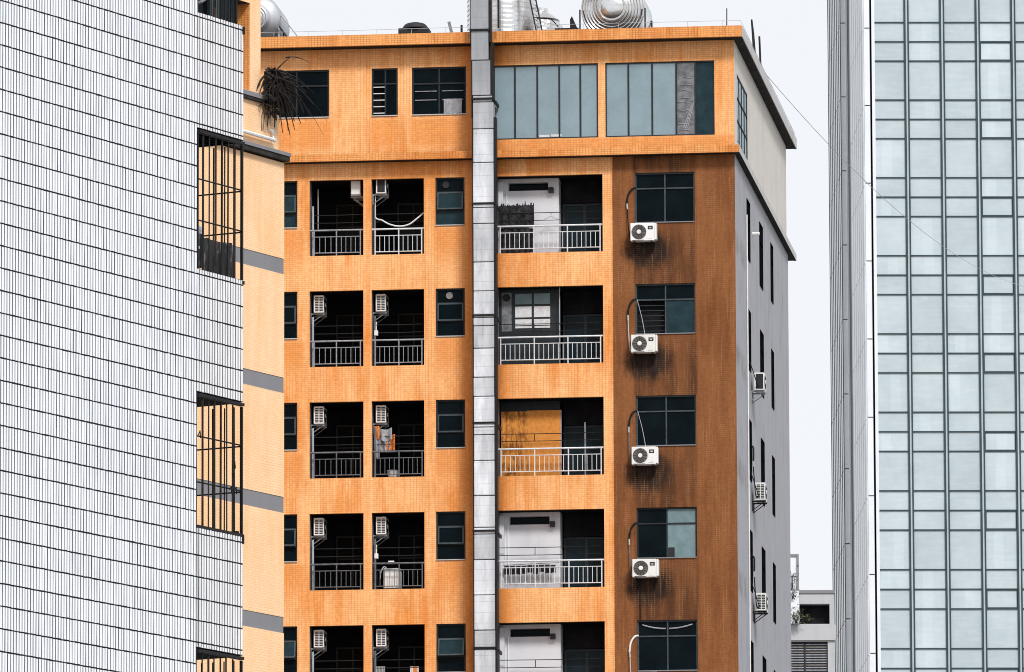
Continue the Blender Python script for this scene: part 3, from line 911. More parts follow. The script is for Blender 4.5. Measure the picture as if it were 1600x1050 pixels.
# hoses: children of their unit
def hose(a, pts, r, mat, k):
    b = MB(); b.tube(pts, r, 6); b.build('hose', mat, a)
def smooth_pts(p, n=5):
    out = []
    P = [Vector(q) for q in p]
    P = [P[0] * 2 - P[1]] + P + [P[-1] * 2 - P[-2]]
    for i in range(1, len(P) - 2):
        for j in range(n):
            t = j / n
            out.append(.5 * ((2 * P[i]) + (-P[i - 1] + P[i + 1]) * t + (2 * P[i - 1] - 5 * P[i] + 4 * P[i + 1] - P[i + 2]) * t * t + (-P[i - 1] + 3 * P[i] - 3 * P[i + 1] + P[i + 2]) * t ** 3))
    out.append(P[-2])
    return out
for k, a in enumerate(brown_acs):
    dz = 2.14
    jx = random.uniform(-.02, .02)
    up = [(-.27, .05, dz - .45), (-.37, -.06, dz - .50), (-.47 + jx, -.08, dz - .68), (-.51 + jx, -.08, dz - .95)]
    lw = [(-.51 + jx, -.08, dz - .95), (-.50, -.08, dz - 1.2), (-.49, -.10, dz - 1.7 + .2), (-.44, -.14, .14), (-.38, -.2, .10)]
    hose(a, smooth_pts(up), .03, 'black_rubber' if k < 4 else 'white_plastic', k)
    hose(a, smooth_pts(lw[:2] + lw[1:3]) if False else smooth_pts(lw), .018, ('black_rubber', 'grey_plastic', 'rail_dark', 'rail_dark', 'grey_plastic')[k], k)
    b = MB(); b.tube([(-.51 + jx, -.085, dz - .93), (-.502, -.085, dz - 1.12)], .024, 6); b.build('hose_joint', 'grey_plastic', a)
    if k in (1, 2):
        hose(a, smooth_pts([(-.24, -.03, dz - .46), (-.1, -.05, dz - 1.0), (.02, -.2, .54)]), .009, 'grey_plastic', k)
    if k == 3:
        b = MB(); b.tube([(-.20, -.03, -.05), (-.19, -.03, -1.3)], .018, 6); b.build('drip_pipe', 'black_rubber', a)
# balcony units, end on to the camera
for k in ROWS:
    for n in ('B1', 'B2'):
        a0, a1, hh = COLS[n]
        col = 'left' if n == 'B1' else 'right'
        if k == 0:
            if n == 'B1':
                put_ac(a1, .65, head(k) - .45, -PI / 2, 'shaded grey unit high on the right jamb of the top left balcony', GL, False)
            else:
                put_ac(a0, .55, head(k) - .42, PI / 2, 'unit with a plain black end and white bracket above the sagging white hose', GL, False)
        else:
            what = {(1, 'B1'): 'louvred end of white unit one floor below the shaded grey unit',
                    (1, 'B2'): 'louvred end of white unit one floor below the sagging white hose',
                    (2, 'B1'): 'louvred end of white unit in the empty balcony left of the hanging laundry',
                    (2, 'B2'): 'louvred end of white unit above the hanging grey and orange laundry',
                    (3, 'B1'): 'louvred end of white unit in the balcony left of the pale washing machine',
                    (3, 'B2'): 'louvred end of white unit above the balcony with the pale washing machine',
                    (4, 'B1'): 'louvred end of white unit in the lowest visible balcony of the left column',
                    (4, 'B2'): 'louvred end of white unit in the lowest balcony with the orange striped towel'}[(k, n)]
            put_ac(a0 - .02, .62, head(k) - .63, PI / 2, what, GL)
# side wall units
for k, (lb, lv) in enumerate((('topmost unit on the grey side wall, with a plain black end', False), ('middle louvred unit on the grey side wall', True), ('lowest louvred unit on the grey side wall beside the far concrete block', True))):
    put_ac(.0, 5.3, head(k + 1) - 2.58, PI / 2, lb, GS, lv)
for c in [o for o in COL.objects if o.get('group') == GS]:
    b = MB(); b.tube(smooth_pts([(-.5, .02, .9), (-.7, -.12, .5), (-.5, -.2, .2), (-.39, -.25, .12)]), .015, 6); b.build('hose', 'black_rubber', c)

# ================================================================== things on the balconies
def single(name, mb, mats, label, cat, x, y, z, rz=0, smooth=False, group=None):
    o = mb.build(name, mats, None, smooth, FM.w(x, y, z), (0, 0, FM.rz + rz))
    o['label'] = label; o['category'] = cat
    if group: o['group'] = group
    return o
def cloth(w_, h_, folds=4, amp=.03, nx=24, nz=8, rag=.0, sag=.0):
    b = MB()
    g_ = []
    for j in range(nz + 1):
        row = []
        for i in range(nx + 1):
            u_ = i / nx
            v_ = j / nz
            zz = -h_ * v_ * (1 + (rag * (random.random() - .5) if j == nz else 0)) - sag * math.sin(PI * u_)
            row.append((w_ * u_, amp * math.sin(folds * 2 * PI * u_ + .8 * math.sin(5 * u_ + v_)) * (.4 + .6 * v_) + random.uniform(-.004, .004), zz))
        g_.append(row)
    for j in range(nz):
        for i in range(nx):
            b.quad([g_[j][i], g_[j][i + 1], g_[j + 1][i + 1], g_[j + 1][i]])
            d = .006
            b.quad([(p[0], p[1] + d, p[2]) for p in (g_[j + 1][i], g_[j + 1][i + 1], g_[j][i + 1], g_[j][i])])
    return b
# top wide balcony: tattered mat, hanger
h = head(0)
b = cloth(1.06, .66, 5, .03, 30, 8, .12)
for i in range(16):
    x = .02 + i * .066 + random.uniform(-.02, .02)
    hh = random.uniform(.02, .14) * (.6 if x < .5 else 1)
    b.quad([(x, 0, -.02), (x + .05, 0.004, -.02), (x + .04 + random.uniform(-.03, .03), .01, hh), (x + .015, .012, hh * .8)])
single('tattered_mat', b, 'mat_dark', 'tattered dark mat hung over the rails of the top wide balcony', 'mat', -7.18, .27, h - .86)
single('hanging_sheet', cloth(1.0, .74, 6, .03, 30, 6, .05), 'mat_dark', 'dark sheet low behind the white balusters, below the tattered mat', 'sheet', -7.16, .33, h - 1.56)
b = MB()
b.tube(smooth_pts([(0, 0, .13), (.02, 0, .16), (.04, 0, .13), (.015, 0, .08), (.015, 0, .05)], 4), .008, 5)
b.tube(smooth_pts([(.015, 0, .05), (-.17, 0, -.03), (-.18, 0, -.055), (.015, 0, -.06), (.21, 0, -.055), (.20, 0, -.03), (.015, 0, .05)], 4), .013, 5)
single('coat_hanger', b, 'grey_plastic', 'empty coat hanger on the dark rail in front of the white balcony wall', 'hanger', -5.62, .25, h - 1.27)
# sagging white hose
a0 = COLS['B2'][0]
b = MB(); b.tube(smooth_pts([(.03, 0, .0), (.1, 0, -.05), (.22, -.01, -.08), (.45, -.02, -.21), (.75, -.02, -.28), (1.05, -.02, -.23), (1.3, -.01, -.05), (1.5, 0, .12)], 5), .024, 6)
b.tube([(.03, 0, -.02), (.02, .01, .75)], .012, 5)
single('sagging_hose', b, 'white_plastic', 'white hose sagging across the top balcony between its jambs', 'hose', a0 + .06, .28, h - 1.14)
# plywood
h = head(2)
z0 = h - COLS['C'][2]
PW = thing('plywood_screen', 'weathered orange plywood screen standing inside the wide balcony', 'board', FM, (-7.17, .5, z0))
b = MB(); b.box(0, .78, 0, .02, .01, 2.03); b.build('board', 'ply', PW)
b = MB(); b.box(.785, 1.80, .004, .024, .01, 2.05); b.build('board', 'ply', PW)
for c in PW.children:
    c.data = c.data
b = MB(); b.box(1.802, 1.83, .0, .03, .01, 2.05); b.build('edge_batten', 'cloth_grey', PW)
# laundry one floor up from the washing machine
h = head(2)
LA = thing('laundry', 'grey and orange laundry bunched on the balcony rail under a white unit', 'laundry', FM, (-11.0, .3, h - .72))
b = cloth(.42, .36, 2, .05, 14, 6, .2, .06); b.build('shirt', 'cloth_grey', LA, loc=(.12, 0, -.05))
b = cloth(.36, .46, 2, .05, 14, 6, .2, .03); b.build('cloth', 'cloth_orange', LA, loc=(.26, .09, -.24))
b = cloth(.38, .42, 3, .05, 14, 6, .2, .05); b.build('cloth', 'cloth_grey', LA, loc=(.10, .05, -.30))
b = cloth(.16, .40, 1, .04, 8, 6, .2); b.build('towel', 'cloth_orange', LA, loc=(.0, -.02, 0))
b = cloth(.14, .55, 2, .04, 8, 6, .3); b.build('towel', 'cloth_grey', LA, loc=(.02, .0, -.4))
b = MB(); b.lathe([(0, 0), (.11, 0), (.14, .02), (.165, .20), (.18, .21), (.18, .225), (.15, .215), (.13, .03)], 18)
single('wash_basin', b, 'grey_plastic', 'small pale basin on the floor behind the balusters, below the laundry', 'basin', -10.44, .28, h - 2.31, smooth=False)
# washing machine
h = head(3)
WM = thing('washing_machine', 'pale top loading washing machine behind the balcony balusters', 'washing machine', FM, (-10.47, .5, h - 2.31))
b = MB(); b.cbox(-.25, .25, -.25, .22, .04, .60, .025); b.build('body', 'ac_white', WM)
b = MB(); b.cbox(-.25, .25, -.22, .22, .605, .66, .015); b.build('lid', 'grey_plastic', WM)
b = MB(); b.tube(smooth_pts([(-.15, .0, .64), (-.25, -.1, .72), (-.34, -.15, .55), (-.36, -.15, .35)], 5), .018, 6); b.build('drain_hose', 'grey_plastic', WM)
for x in (-.2, .2):
    b = MB(); b.box(x - .03, x + .03, -.22, -.16, 0, .04); b.build('foot', 'ac_dark', WM)
b = MB(); b.cbox(-.09, .09, -.03, .03, 0, .045, .008)
single('soap_bar', b, 'white_plastic', 'small white block resting on the railing top above the washing machine', 'block', -10.46, .08, h - 1.50)
# dark cloths behind the balusters, wide balcony of row four
b = MB()
CT = thing('dark_cloths', 'row of dark cloths pegged on a line behind the white balusters', 'laundry', FM, (-7.1, .3, h - 1.62))
for i in range(9):
    c_ = cloth(.155, .25 + random.uniform(-.03, .03), 1, .02, 6, 4, .15)
    c_.build('cloth', 'mat_dark', CT, loc=(.03 + i * .175, 0, random.uniform(-.02, .0)))
b = MB(); b.tube([(0, 0, 0), (1.7, 0, .05)], .008, 5); b.build('line', 'black_metal', CT)
# towel bottom row
h = head(4)
TW = thing('towel', 'white towel with an orange stripe in the lowest balcony', 'towel', FM, (-9.92, .3, h - 1.24))
b = cloth(.09, .6, 1, .01, 6, 6); b.build('stripe', 'cloth_white', TW)
b = cloth(.13, .6, 1, .01, 6, 6); b.build('stripe', 'cloth_orange', TW, loc=(.085, .0, 0))
b = cloth(.05, .6, 1, .01, 4, 6); b.build('stripe', 'cloth_white', TW, loc=(.21, 0, 0))
b = cloth(.32, .4, 4, .04, 14, 6, .3)
single('hanging_rag', b, 'cloth_grey', 'grey rags hanging at the left jamb of the lowest right balcony', 'laundry', -11.0, .3, h - 1.22)
# cloth in the top window
b = cloth(.55, .45, 3, .015, 16, 6, .2)
single('hanging_cloth', b, 'cloth_grey', 'pale cloth hanging in the top floor window nearest the duct', 'cloth', -8.83, .035, 46.27)
# jamb clutter
for k, n, lab in ((1, 'B2', 'white valve box on the left jamb, second balcony row'), (3, 'B2', 'white valve box on the left jamb beside the washing machine balcony')):
    b = MB(); b.cbox(-.06, .06, -.05, .05, -.08, .08, .012); b.tube([(0, 0, .08), (0, .02, .35)], .02, 6)
    single('valve_box', b, 'white_plastic', lab, 'valve box', COLS[n][0] + .1, .3, head(k) - 1.28)

# ================================================================== on the roof
RZ = 48.12
def ribbed(r, h, n, d=.02):
    p = [(0, 0), (r - .03, 0), (r, .03)]
    for i in range(n):
        z = .05 + (h - .1) * i / n
        s_ = (h - .1) / n
        p += [(r, z), (r, z + s_ * .70), (r - d, z + s_ * .78), (r - d, z + s_ * .92)]
    p += [(r, h), (r * .4, h + .28), (.25, h + .3), (.25, h + .38), (0, h + .38)]
    return p
b = MB(); b.lathe(ribbed(1.07, 2.6, 17), 80)
WT = thing('water_tank', 'big ribbed stainless steel water tank behind the duct on the roof', 'water tank', FM, (-7.46, 3.6, RZ + .1))
o = b.build('tank_shell', 'steel', WT)
b = MB()
for i in range(6):
    a = i * PI / 3
    b.box(.9 * math.cos(a) - .06, .9 * math.cos(a) + .06, .9 * math.sin(a) - .06, .9 * math.sin(a) + .06, -.1, 0)
b.build('plinth', 'far_conc', WT)
b = MB(); b.lathe(ribbed(.62, 1.55, 11), 40)
W2 = thing('water_tank', 'smaller ribbed steel tank half hidden to the right of the big tank', 'water tank', FM, (-6.58, 6.2, RZ + .1))
b.build('tank_shell', 'steel', W2)
b = MB(); b.box(-.5, .5, -.5, .5, -.1, 0); b.build('plinth', 'far_conc', W2)
# ladder
LD = thing('roof_ladder', 'narrow black ladder leaning on the big steel tank', 'ladder', FM, (-6.2, 2.4, RZ))
for s in (-.09, .09):
    b = MB(); b.tube([(.14 + s, 0, 0), (-.40 + s, .2, 2.7)], .022, 6); b.build('stile', 'black_metal', LD)
for i in range(9):
    t = (i + .5) / 9
    b = MB(); b.tube([(.14 - .54 * t - .09, .2 * t, 2.7 * t), (.14 - .54 * t + .09, .2 * t, 2.7 * t)], .014, 5); b.build('rung', 'black_metal', LD)
# horizontal tank seen end on
HT = thing('hot_water_tank', 'round steel tank lying on the roof with a ringed end facing out', 'tank', FM, (-3.93, 2.5, RZ))
p = [(0, -.10), (.40, -.10)]
r = .43
p += [(.42, -.13), (.45, -.13)]
dish = lambda q: -.34 * (1 - (q / 1.0) ** 2) + .06
p = [(0, dish(.38) - .03), (.40, dish(.40) - .03), (.415, dish(.42) - .055), (.44, dish(.44) - .055), (.45, dish(.45))]
r = .46
while r < .95:
    p += [(r, dish(r)), (r + .050, dish(r + .050)), (r + .054, dish(r + .054) - .03), (r + .064, dish(r + .064) - .04), (r + .076, dish(r + .076) - .03), (r + .080, dish(r + .080))]
    r += .086
p += [(.985, .08), (.985, 2.4), (.5, 2.6), (0, 2.65)]
b = MB(); b.lathe(p, 96, 'y', (0, 0, 1.28)); b.build('tank_shell', 'steel', HT)
b = MB(); b.lathe([(0, -.05), (.15, -.045), (.34, -.01), (.385, .02), (.385, .05)], 36, 'y', (0, dish(.4) - .045, 1.28)); b.build('hatch', 'steel', HT, True)
for s in (-1, 1):
    b = MB(); b.box(s * 1.0 - .02, s * 1.0 + .02, -.1, -.03, 0, 1.25); b.box(s * 1.0 - .02, s * 1.0 + .02, 2.0, 2.07, 0, 1.25); b.build('cradle_post', 'black_metal', HT)
b = MB()
b.box(-.98, .98, -.03, .05, 0, .45); b.box(-.98, .98, 1.95, 2.05, 0, .45)
b.build('cradle', 'ac_dark', HT)
# tank at the far left
LT = thing('hot_water_tank', 'grey steel tank on the roof beside the peach wing with a slanting brace', 'tank', FM, (-14.95, 2.5, RZ))
p = [(0, -.31)]
for r in (.06, .14, .22, .30):
    p += [(r, -.30 + .5 * r * r), (r + .05, -.30 + .5 * r * r), (r + .06, -.33 + .5 * r * r), (r + .075, -.33 + .5 * r * r)]
for r in (.42, .52, .62, .70, .75):
    p.append((r, -.30 + .62 * r * r))
p += [(.78, .10), (.78, 1.9), (.4, 2.1), (0, 2.12)]
b = MB(); b.lathe(p, 48, 'y', (0, 0, 1.22)); b.build('tank_shell', 'steel', LT, True).data.materials[0] = M['steel_dull']
b = MB(); b.tube([(.75, -.1, .95), (1.18, -.1, .35)], .03, 6); b.tube([(1.18, -.1, .35), (1.5, -.1, .0)], .03, 6); b.build('brace', 'black_metal', LT)
b = MB(); b.tube([(.60, .1, 1.55), (1.0, .1, 1.05), (1.45, .1, .45), (1.62, .1, .3)], .018, 5); b.build('stay', 'grey_plastic', LT)
for i in range(4):
    b = MB(); b.tube([(.72 + i * .14, .0, 0), (.72 + i * .14, .0, .95 - i * .2)], .025, 6); b.build('collector_tube', 'black_metal' if i % 2 else 'grey_plastic', LT)
b = MB(); b.box(-.7, .7, 0, .1, 0, .5); b.build('cradle', 'ac_dark', LT)
# black roof vent
RV = thing('roof_vent', 'squat black vent box with a domed cap on the roof edge', 'vent', FM, (-10.03, 2.5, RZ))
b = MB(); b.cbox(-.47, .47, -.3, .3, 0, .78, .02); b.build('box', 'ac_dark', RV)
b = MB(); b.lathe([(.40, .0), (.40, .03), (.36, .10), (.31, .15), (.27, .17), (.12, .21), (0, .22)], 24, 'z', (.02, 0, .78)); b.build('cap', 'ac_dark', RV)
b = MB(); b.quad([(.47, -.25, .3), (.47, .25, .3), (.47, .25, .62), (.47, -.25, .62)]); b.box(-.47, .47, -.315, -.30, .60, .63); b.build('lip', 'black_metal', RV)
# sticks and rods
b = MB(); b.box(-.045, .045, -.03, .03, 0, 1.0)
o = single('wooden_stick', b, 'band_grey', 'short grey board leaning over on the roof left of the duct', 'board', -8.72, 2.4, RZ); o.rotation_euler = (0, math.radians(-14), FM.rz)
b = MB(); b.tube([(0, 0, 0), (0, 0, .86)], .035, 6)
single('roof_post', b, 'black_metal', 'thin dark upright post on the roof just left of the duct', 'post', -8.57, 2.4, RZ)
b = MB(); b.tube([(0, 0, 0), (.01, 0, 1.0)], .018, 6)
single('lightning_rod', b, 'black_metal', 'thin upright lightning rod near the front right roof corner', 'rod', -.35, 1.5, RZ)
b = MB(); b.tube([(0, 0, 0), (-.06, .05, .9), (-.10, .05, 1.35)], .05, 6, 0, .03)
single('roof_pole', b, 'black_metal', 'thick dark leaning pole on the right edge of the roof', 'pole', .2, 5.1, 48.1)
b = MB(); b.tube([(0, 0, 0), (-.04, 0, 1.2)], .035, 6)
single('roof_pole', b, 'rust_metal', 'thin dark pole just right of the thick leaning pole on the roof edge', 'pole', .2, 7.2, 48.1)
# gooseneck with funnel, steel beam
GN = thing('roof_spout', 'thin curved pipe ending in a small grey funnel on the roof', 'pipe', FM, (-5.6, 2.5, RZ))
b = MB(); b.tube(smooth_pts([(-.45, .5, 1.12), (-.30, .3, 1.07), (-.15, .15, .93), (0, 0, .74)], 5), .016, 6); b.build('pipe', 'black_metal', GN)
b = MB(); b.lathe([(.03, .30), (.07, .22), (.16, .0), (.13, .0)], 14, 'z', (.06, 0, .52)); b.build('funnel', 'grey_plastic', GN)
b = MB(); b.box(-.02, .10, -.05, .05, 0, .55); b.build('stand', 'black_metal', GN)
SB = thing('steel_beam', 'dark steel beam with an upright pointed fin on the roof', 'beam', FM, (-5.35, 2.4, RZ))
b = MB(); b.box(-.35, .38, -.04, .04, .60, .68); b.build('beam', 'black_metal', SB)
b = MB()
b.quad([(.12, -.03, .68), (.34, -.03, .68), (.18, -.03, 1.05), (.12, -.03, .95)]); b.quad([(.34, .03, .68), (.12, .03, .68), (.12, .03, .95), (.18, .03, 1.05)])
b.quad([(.34, -.03, .68), (.34, .03, .68), (.18, .03, 1.05), (.18, -.03, 1.05)]); b.quad([(.12, .03, .68), (.12, -.03, .68), (.12, -.03, .95), (.12, .03, .95)])
b.build('fin', 'black_metal', SB)
for x in (-.3, .3):
    b = MB(); b.box(x - .03, x + .03, -.03, .03, 0, .60); b.build('leg', 'black_metal', SB)

# ================================================================== peach wing in front of the left end
FW = Frame((-6.426, 232.0, 0), math.atan2(13150, 7400))
WG = thing('apartment_wing', 'narrow peach tiled building wing with grey bands, stepped in at two ledges', 'building', FW)
def boxwall(mb, x0, x1, y0, y1, z0, z1):
    mb.box(x0, x1, y0, y1, z0, z1)
bands = [(38.37, 38.81), (34.98, 35.42), (31.58, 32.03), (28.18, 28.63), (24.8, 25.24)]
zs = [0] + [v for b_ in reversed(bands) for v in b_] + [41.56]
for i in range(0, len(zs), 2):
    b = MB(); b.box(-12, 0, 0, 8, zs[i] + (.002 if i else 0), zs[i + 1] - .002); b.build('wall', 'peach', WG)
for a_, b__ in bands:
    b = MB(); b.box(-12, -.015, .015, 7.98, a_, b__); b.build('band', 'band_grey', WG)
b = MB(); b.box(-12, .07, -.15, 8, 41.592, 41.73); b.build('ledge_slab', 'soffit', WG)
b = MB(); b.box(-12, .09, -.18, 8, 41.732, 41.83); b.build('ledge', 'band_grey', WG)
b = MB(); b.box(-12, -.29, .0, 8, 41.85, 43.08); b.build('wall', 'peach', WG)
b = MB(); b.box(-12, -1.19, -.10, 8, 43.082, 43.17); b.build('ledge_slab', 'soffit', WG)
b = MB(); b.box(-12, -1.17, -.12, 8, 43.172, 43.30); b.build('ledge', 'band_grey', WG)
b = MB(); holed(b, PF, -12, -1.30, 43.30, 52, [(-4.5, -1.87, 43.35, 45.85, 1.2)])
b.quad([(-1.30, 0, 43.3), (-1.30, 8, 43.3), (-1.30, 8, 52), (-1.30, 0, 52)])
b.quad([(-12, 0, 52), (-1.3, 0, 52), (-1.3, 8, 52), (-12, 8, 52)])
b.build('wall', 'orange_band', WG).data.materials[0] = M['peach']
b = MB(); b.quad([(-4.5, 1.19, 43.35), (-1.88, 1.19, 43.35), (-1.88, 1.19, 45.85), (-4.5, 1.19, 45.85)]); b.build('alcove_back', 'dark_room', WG)
b = MB(); b.quad([(-1.875, .02, 43.36), (-1.875, 1.18, 43.36), (-1.875, 1.18, 45.83), (-1.875, .02, 45.83)]); b.build('alcove_side_shade', 'orange_band', WG)  # the jamb's shade painted as a darker orange sheet
b = MB(); b.quad([(-4.49, .02, 45.84), (-1.88, .02, 45.84), (-1.88, 1.18, 45.84), (-4.49, 1.18, 45.84)]); b.build('alcove_ceiling', 'soffit', WG)
b = MB(); b.tube([(-3.2, -.12, 42.10), (-.72, -.12, 42.10)], .055, 8); b.tube([(-.80, -.12, 42.10), (-.80, -.12, 42.34), (-.80, .0, 42.38)], .05, 8); b.build('white_pipe', 'white_plastic', WG)
b = MB(); b.tube([(-1.25, -.01, 42.3), (-1.24, -.012, 42.75)], .012, 5); b.build('rust_stay', 'rust_metal', WG)
# dead plant on the upper ledge
DP = thing('dead_plant', 'dead blackened plant drooping from the upper ledge of the peach wing', 'plant', FW, (-1.05, -.12, 43.3))
rs = random.Random(11)
def blade(p0, dx, dz, dy, droop, L, wd):
    b = MB()
    pts = []
    n = 7
    for i in range(n + 1):
        t = i / n
        pts.append(Vector((p0[0] + dx * L * t, p0[1] + dy * L * t, p0[2] + dz * L * t - droop * t * t)))
    b.tube(pts, wd, 4, 0, wd * .25)
    return b
# frame x grows away from the camera: sideways spread is along x and y together
for i in range(150):
    a = rs.uniform(-.5, 1.15)
    p0 = (rs.uniform(-.25, .28), rs.uniform(-.28, .02), rs.uniform(.05, .75))
    L = rs.uniform(.4, 1.0)
    dxx = a * .9
    b = blade(p0, dxx, rs.uniform(-.3, .75), -a * .5 + rs.uniform(-.3, .2), rs.uniform(.35, 1.3), L, rs.uniform(.02, .045))
    b.build('blade', 'plant_dry', DP)
for q in (((.0, -.1, .6), .55, .75, -.35, .1, .9, .03), ((.42, -.3, 1.15), 1.0, .35, -.5, .35, .75, .02), ((.1, -.1, .3), 1.0, .1, -.5, 1.4, 1.5, .018), ((.1, -.1, .4), .9, .2, -.5, 1.3, 1.7, .02), ((-.1, -.1, .2), -.6, -.2, .1, .5, .6, .022)):
    blade(*q).build('blade', 'plant_dry', DP)
b = MB()
for i in range(110):
    c = Vector((rs.gauss(.06, .2), rs.gauss(-.14, .12), rs.uniform(-.55, .8)))
    d = Vector((rs.uniform(-1, 1), rs.uniform(-1, 1), rs.uniform(-1, .6))).normalized() * rs.uniform(.1, .22)
    e = Vector((rs.uniform(-1, 1), rs.uniform(-1, 1), rs.uniform(-1, 1))).normalized() * .08
    b.quad([c - e, c + d * .5 - e * 1.5, c + d, c + d * .5 + e * 1.5])
stuff(b.build('dry_leaves', 'plant_dry', DP))

# ================================================================== white tiled building
FT = Frame((-3.678, 96.0, 0), math.atan2(13150, 7400))
WB = thing('tiled_building', 'white strip tiled building with dark joints and barred corner balconies', 'building', FT)
b = MB(); b.box(-14, 0, .0055, 7, 0, 24); b.build('wall', 'grout', WB)
TWD, THT = .0582, .2546
Z_TOP = 19.18
tile_mesh = None
def tile_box(mb, x0, x1, z0, z1, y0, y1):
    n = len(mb.v)
    j = lambda: random.uniform(-.0012, .0012)
    mb.v += [(x0, y1, z0), (x1, y1, z0), (x1, y1, z1), (x0, y1, z1), (x0 + .001, y0 + j(), z0 + .001), (x1 - .001, y0 + j(), z0 + .001), (x1 - .001, y0 + j(), z1 - .001), (x0 + .001, y0 + j(), z1 - .001)]
    for q in ((4, 5, 6, 7), (0, 1, 5, 4), (1, 2, 6, 5), (2, 3, 7, 6), (3, 0, 4, 7)):
        mb.f.append(tuple(n + i for i in q)); mb.mi.append(0)
JV, JH = .0190, .016
tm = MB(); tile_box(tm, 0, TWD - JV, 0, THT - JH, 0, .008)
tmesh = tm.mesh('tile', 'white_tile')
rest = MB()
NC = 90
cnt = 0
rows = [(r, Z_TOP - THT * (r + 1)) for r in range(-7, 36)]
for r, z in rows:
    for c in range(NC):
        x0 = -(c + 1) * TWD + JV * .5
        near = 61 <= c <= 71 and 0 <= r <= 27
        dxr, dzr = random.uniform(-.0014, .0014), random.uniform(-.0022, .0022)
        if random.random() < .012 and not near:
            dzr += random.uniform(-.004, .004)
        if near and cnt < 300:
            piece('tile', tmesh, WB, (x0 + dxr, random.uniform(-.001, .001), z + JH / 2 + dzr))
            cnt += 1
        else:
            tile_box(rest, x0 + dxr, x0 + TWD - JV + dxr + random.choice((.003, .001, 0, 0, -.003)), z + JH / 2 + dzr, z + THT - JH / 2 + dzr, random.uniform(-.0012, .0012), .008)
stuff(rest.build('wall_tiles', 'white_tile', WB))
# corner balconies
BW, BD = 1.05, 1.35
PAR = [(18.62, 20.0), (15.50, 16.95), (12.50, 13.92), (9.40, 10.85)]
for i, (z0, z1) in enumerate(PAR):
    b = MB()
    b.box(.004, BW, .0075, .12, z0, z1)
    b.box(BW - .10, BW, .122, BD, z0, z1)
    po = b.build('balcony_parapet', 'grout', WB)
    t = MB()
    zz = Z_TOP - THT * 80
    nrow = int((z1 - zz) / THT) + 2
    for r in range(nrow):
        q0, q1 = zz + THT * r + JH / 2, zz + THT * (r + 1) - JH / 2
        q0, q1 = max(q0, z0 + .006), min(q1, z1 - .004)
        if q1 - q0 < .03: continue
        for c in range(18):
            x0 = .014 + c * TWD
            x1 = x0 + TWD - JV - .002
            if x1 > BW: break
            d = random.uniform(-.002, .002)
            tile_box(t, x0, x1, q0 + d, q1 + d, random.uniform(-.0012, .0012) + .002, .009)
    stuff(t.build('parapet_tiles', 'bay_tile', po))
    c_ = MB(); c_.box(.004, BW - .004, .03, BD, z0 - .015, z0 - .002) ; c_.build('soffit_slab', 'soffit', WB)
    if i == 0:
        # ceiling battens seen from below
        for j in range(8):
            e = MB(); e.box(.06 + j * .125, .085 + j * .125, .05, BD - .05, z0 - .045, z0 - .016); e.build('soffit_batten', 'grout', WB)
    c_ = MB(); c_.box(-.001, .04, .0, .05, z0 - .06, z0 - .016); c_.box(.041, BW + .012, -.01, .05, z0 - .05, z0 - .016); c_.build('lintel_trim', 'black_metal', WB)
    cp_ = MB(); cp_.box(BW - .03, BW + .02, -.004, .06, z1 - .10 if i != 1 else z1 - .05, z1 - .01 if i != 2 else z1 + .01); cp_.build('corner_cap', 'grout', WB)
# thin dark joint and pipe between wall and balconies
b = MB(); b.box(-.006, .003, .003, .03, 9, 24); b.build('wall_edge', 'grout', WB)
# grilles
def grille(zb, zt, hz, dens, cage_low=True):
    b = MB(); b.box(BW - .03, BW - .006, .0, .03, zb, zt); gd = b.build('balcony_grille', 'black_metal', WB)
    def bar(p, q, r=.011, m='black_metal'):
        x = MB(); x.tube([p, q], r, 5); x.build('bar', m, gd)
    for j in range(dens):
        x = .035 + (BW - .10) * j / dens + random.uniform(-.012, .012)
        lean = random.uniform(-.008, .008)
        bar((x, .02, zb), (x + lean, .02, zt), random.choice((.009, .011, .014)), random.choice(('black_metal', 'black_metal', 'rust_metal')))
    for j in range(6):
        y = .10 + .15 * j + random.uniform(-.01, .01)
        bar((BW - .03, y, zb), (BW - .03 + random.uniform(-.01, .01), y, zt), random.choice((.009, .012)))
    for z in hz:
        bar((.0, .02, z), (BW, .02, z + .004), .010)
        bar((BW - .03, .02, z - .01), (BW - .03, BD, z - .01), .010)
    return gd
grille(16.95, 18.56, [18.02, 17.53], 7)
gd = grille(13.92, 15.44, [14.98, 14.44], 7)
x = MB(); x.box(BW - .05, BW - .01, .05, 1.2, 13.93, 13.97); x.build('bar', 'black_metal', gd)
x = MB(); x.box(.0, BW, .0, .03, 13.9, 13.935); x.build('bar', 'black_metal', gd)
for p in ((.04, 14.99), (.82, 14.72), (.80, 14.62), (.85, 14.42), (.74, 14.42)):
    x = MB(); x.tube([(p[0], .0, p[1]), (p[0] + .02, -.01, p[1] + .05), (p[0] + .05, .0, p[1] - .03)], .008, 5); x.build('wire_tie', 'rust_metal', gd)
grille(10.85, 12.44, [11.9, 11.4], 7)
# glazed top balcony
b = MB(); b.box(.01, BW - .01, .9, 1.3, 20.0, 21.7); b.build('room_wall', 'dark_room', WB)
b = MB(); b.box(.0, BW, .02, BD, 21.7, 22.0); b.build('soffit_slab', 'soffit', WB)
gz = MB()
for x0 in (.02, .33, .62, .90):
    gz.box(x0, x0 + .05, .03, .07, 20.0, 21.68)
gz.box(.02, .95, .034, .066, 20.62, 20.66)
go = gz.build('glazed_screen', 'alu_dark', WB)
for x0, x1, m_ in ((.36, .47, 'glass_teal'), (.56, .70, 'glass_teal'), (.07, .33, D_), (.72, .90, 'glass_deep')):
    b = MB(); b.box(x0, x1, .08, .09, 20.0, 21.68); b.build('pane', m_, go)
for j in range(7):
    x = .40 + j * .085
    b = MB(); b.tube([(x, .02, 20.0), (x + random.uniform(-.01, .01), .02, 21.68)], .011, 5); b.build('bar', 'black_metal', go)
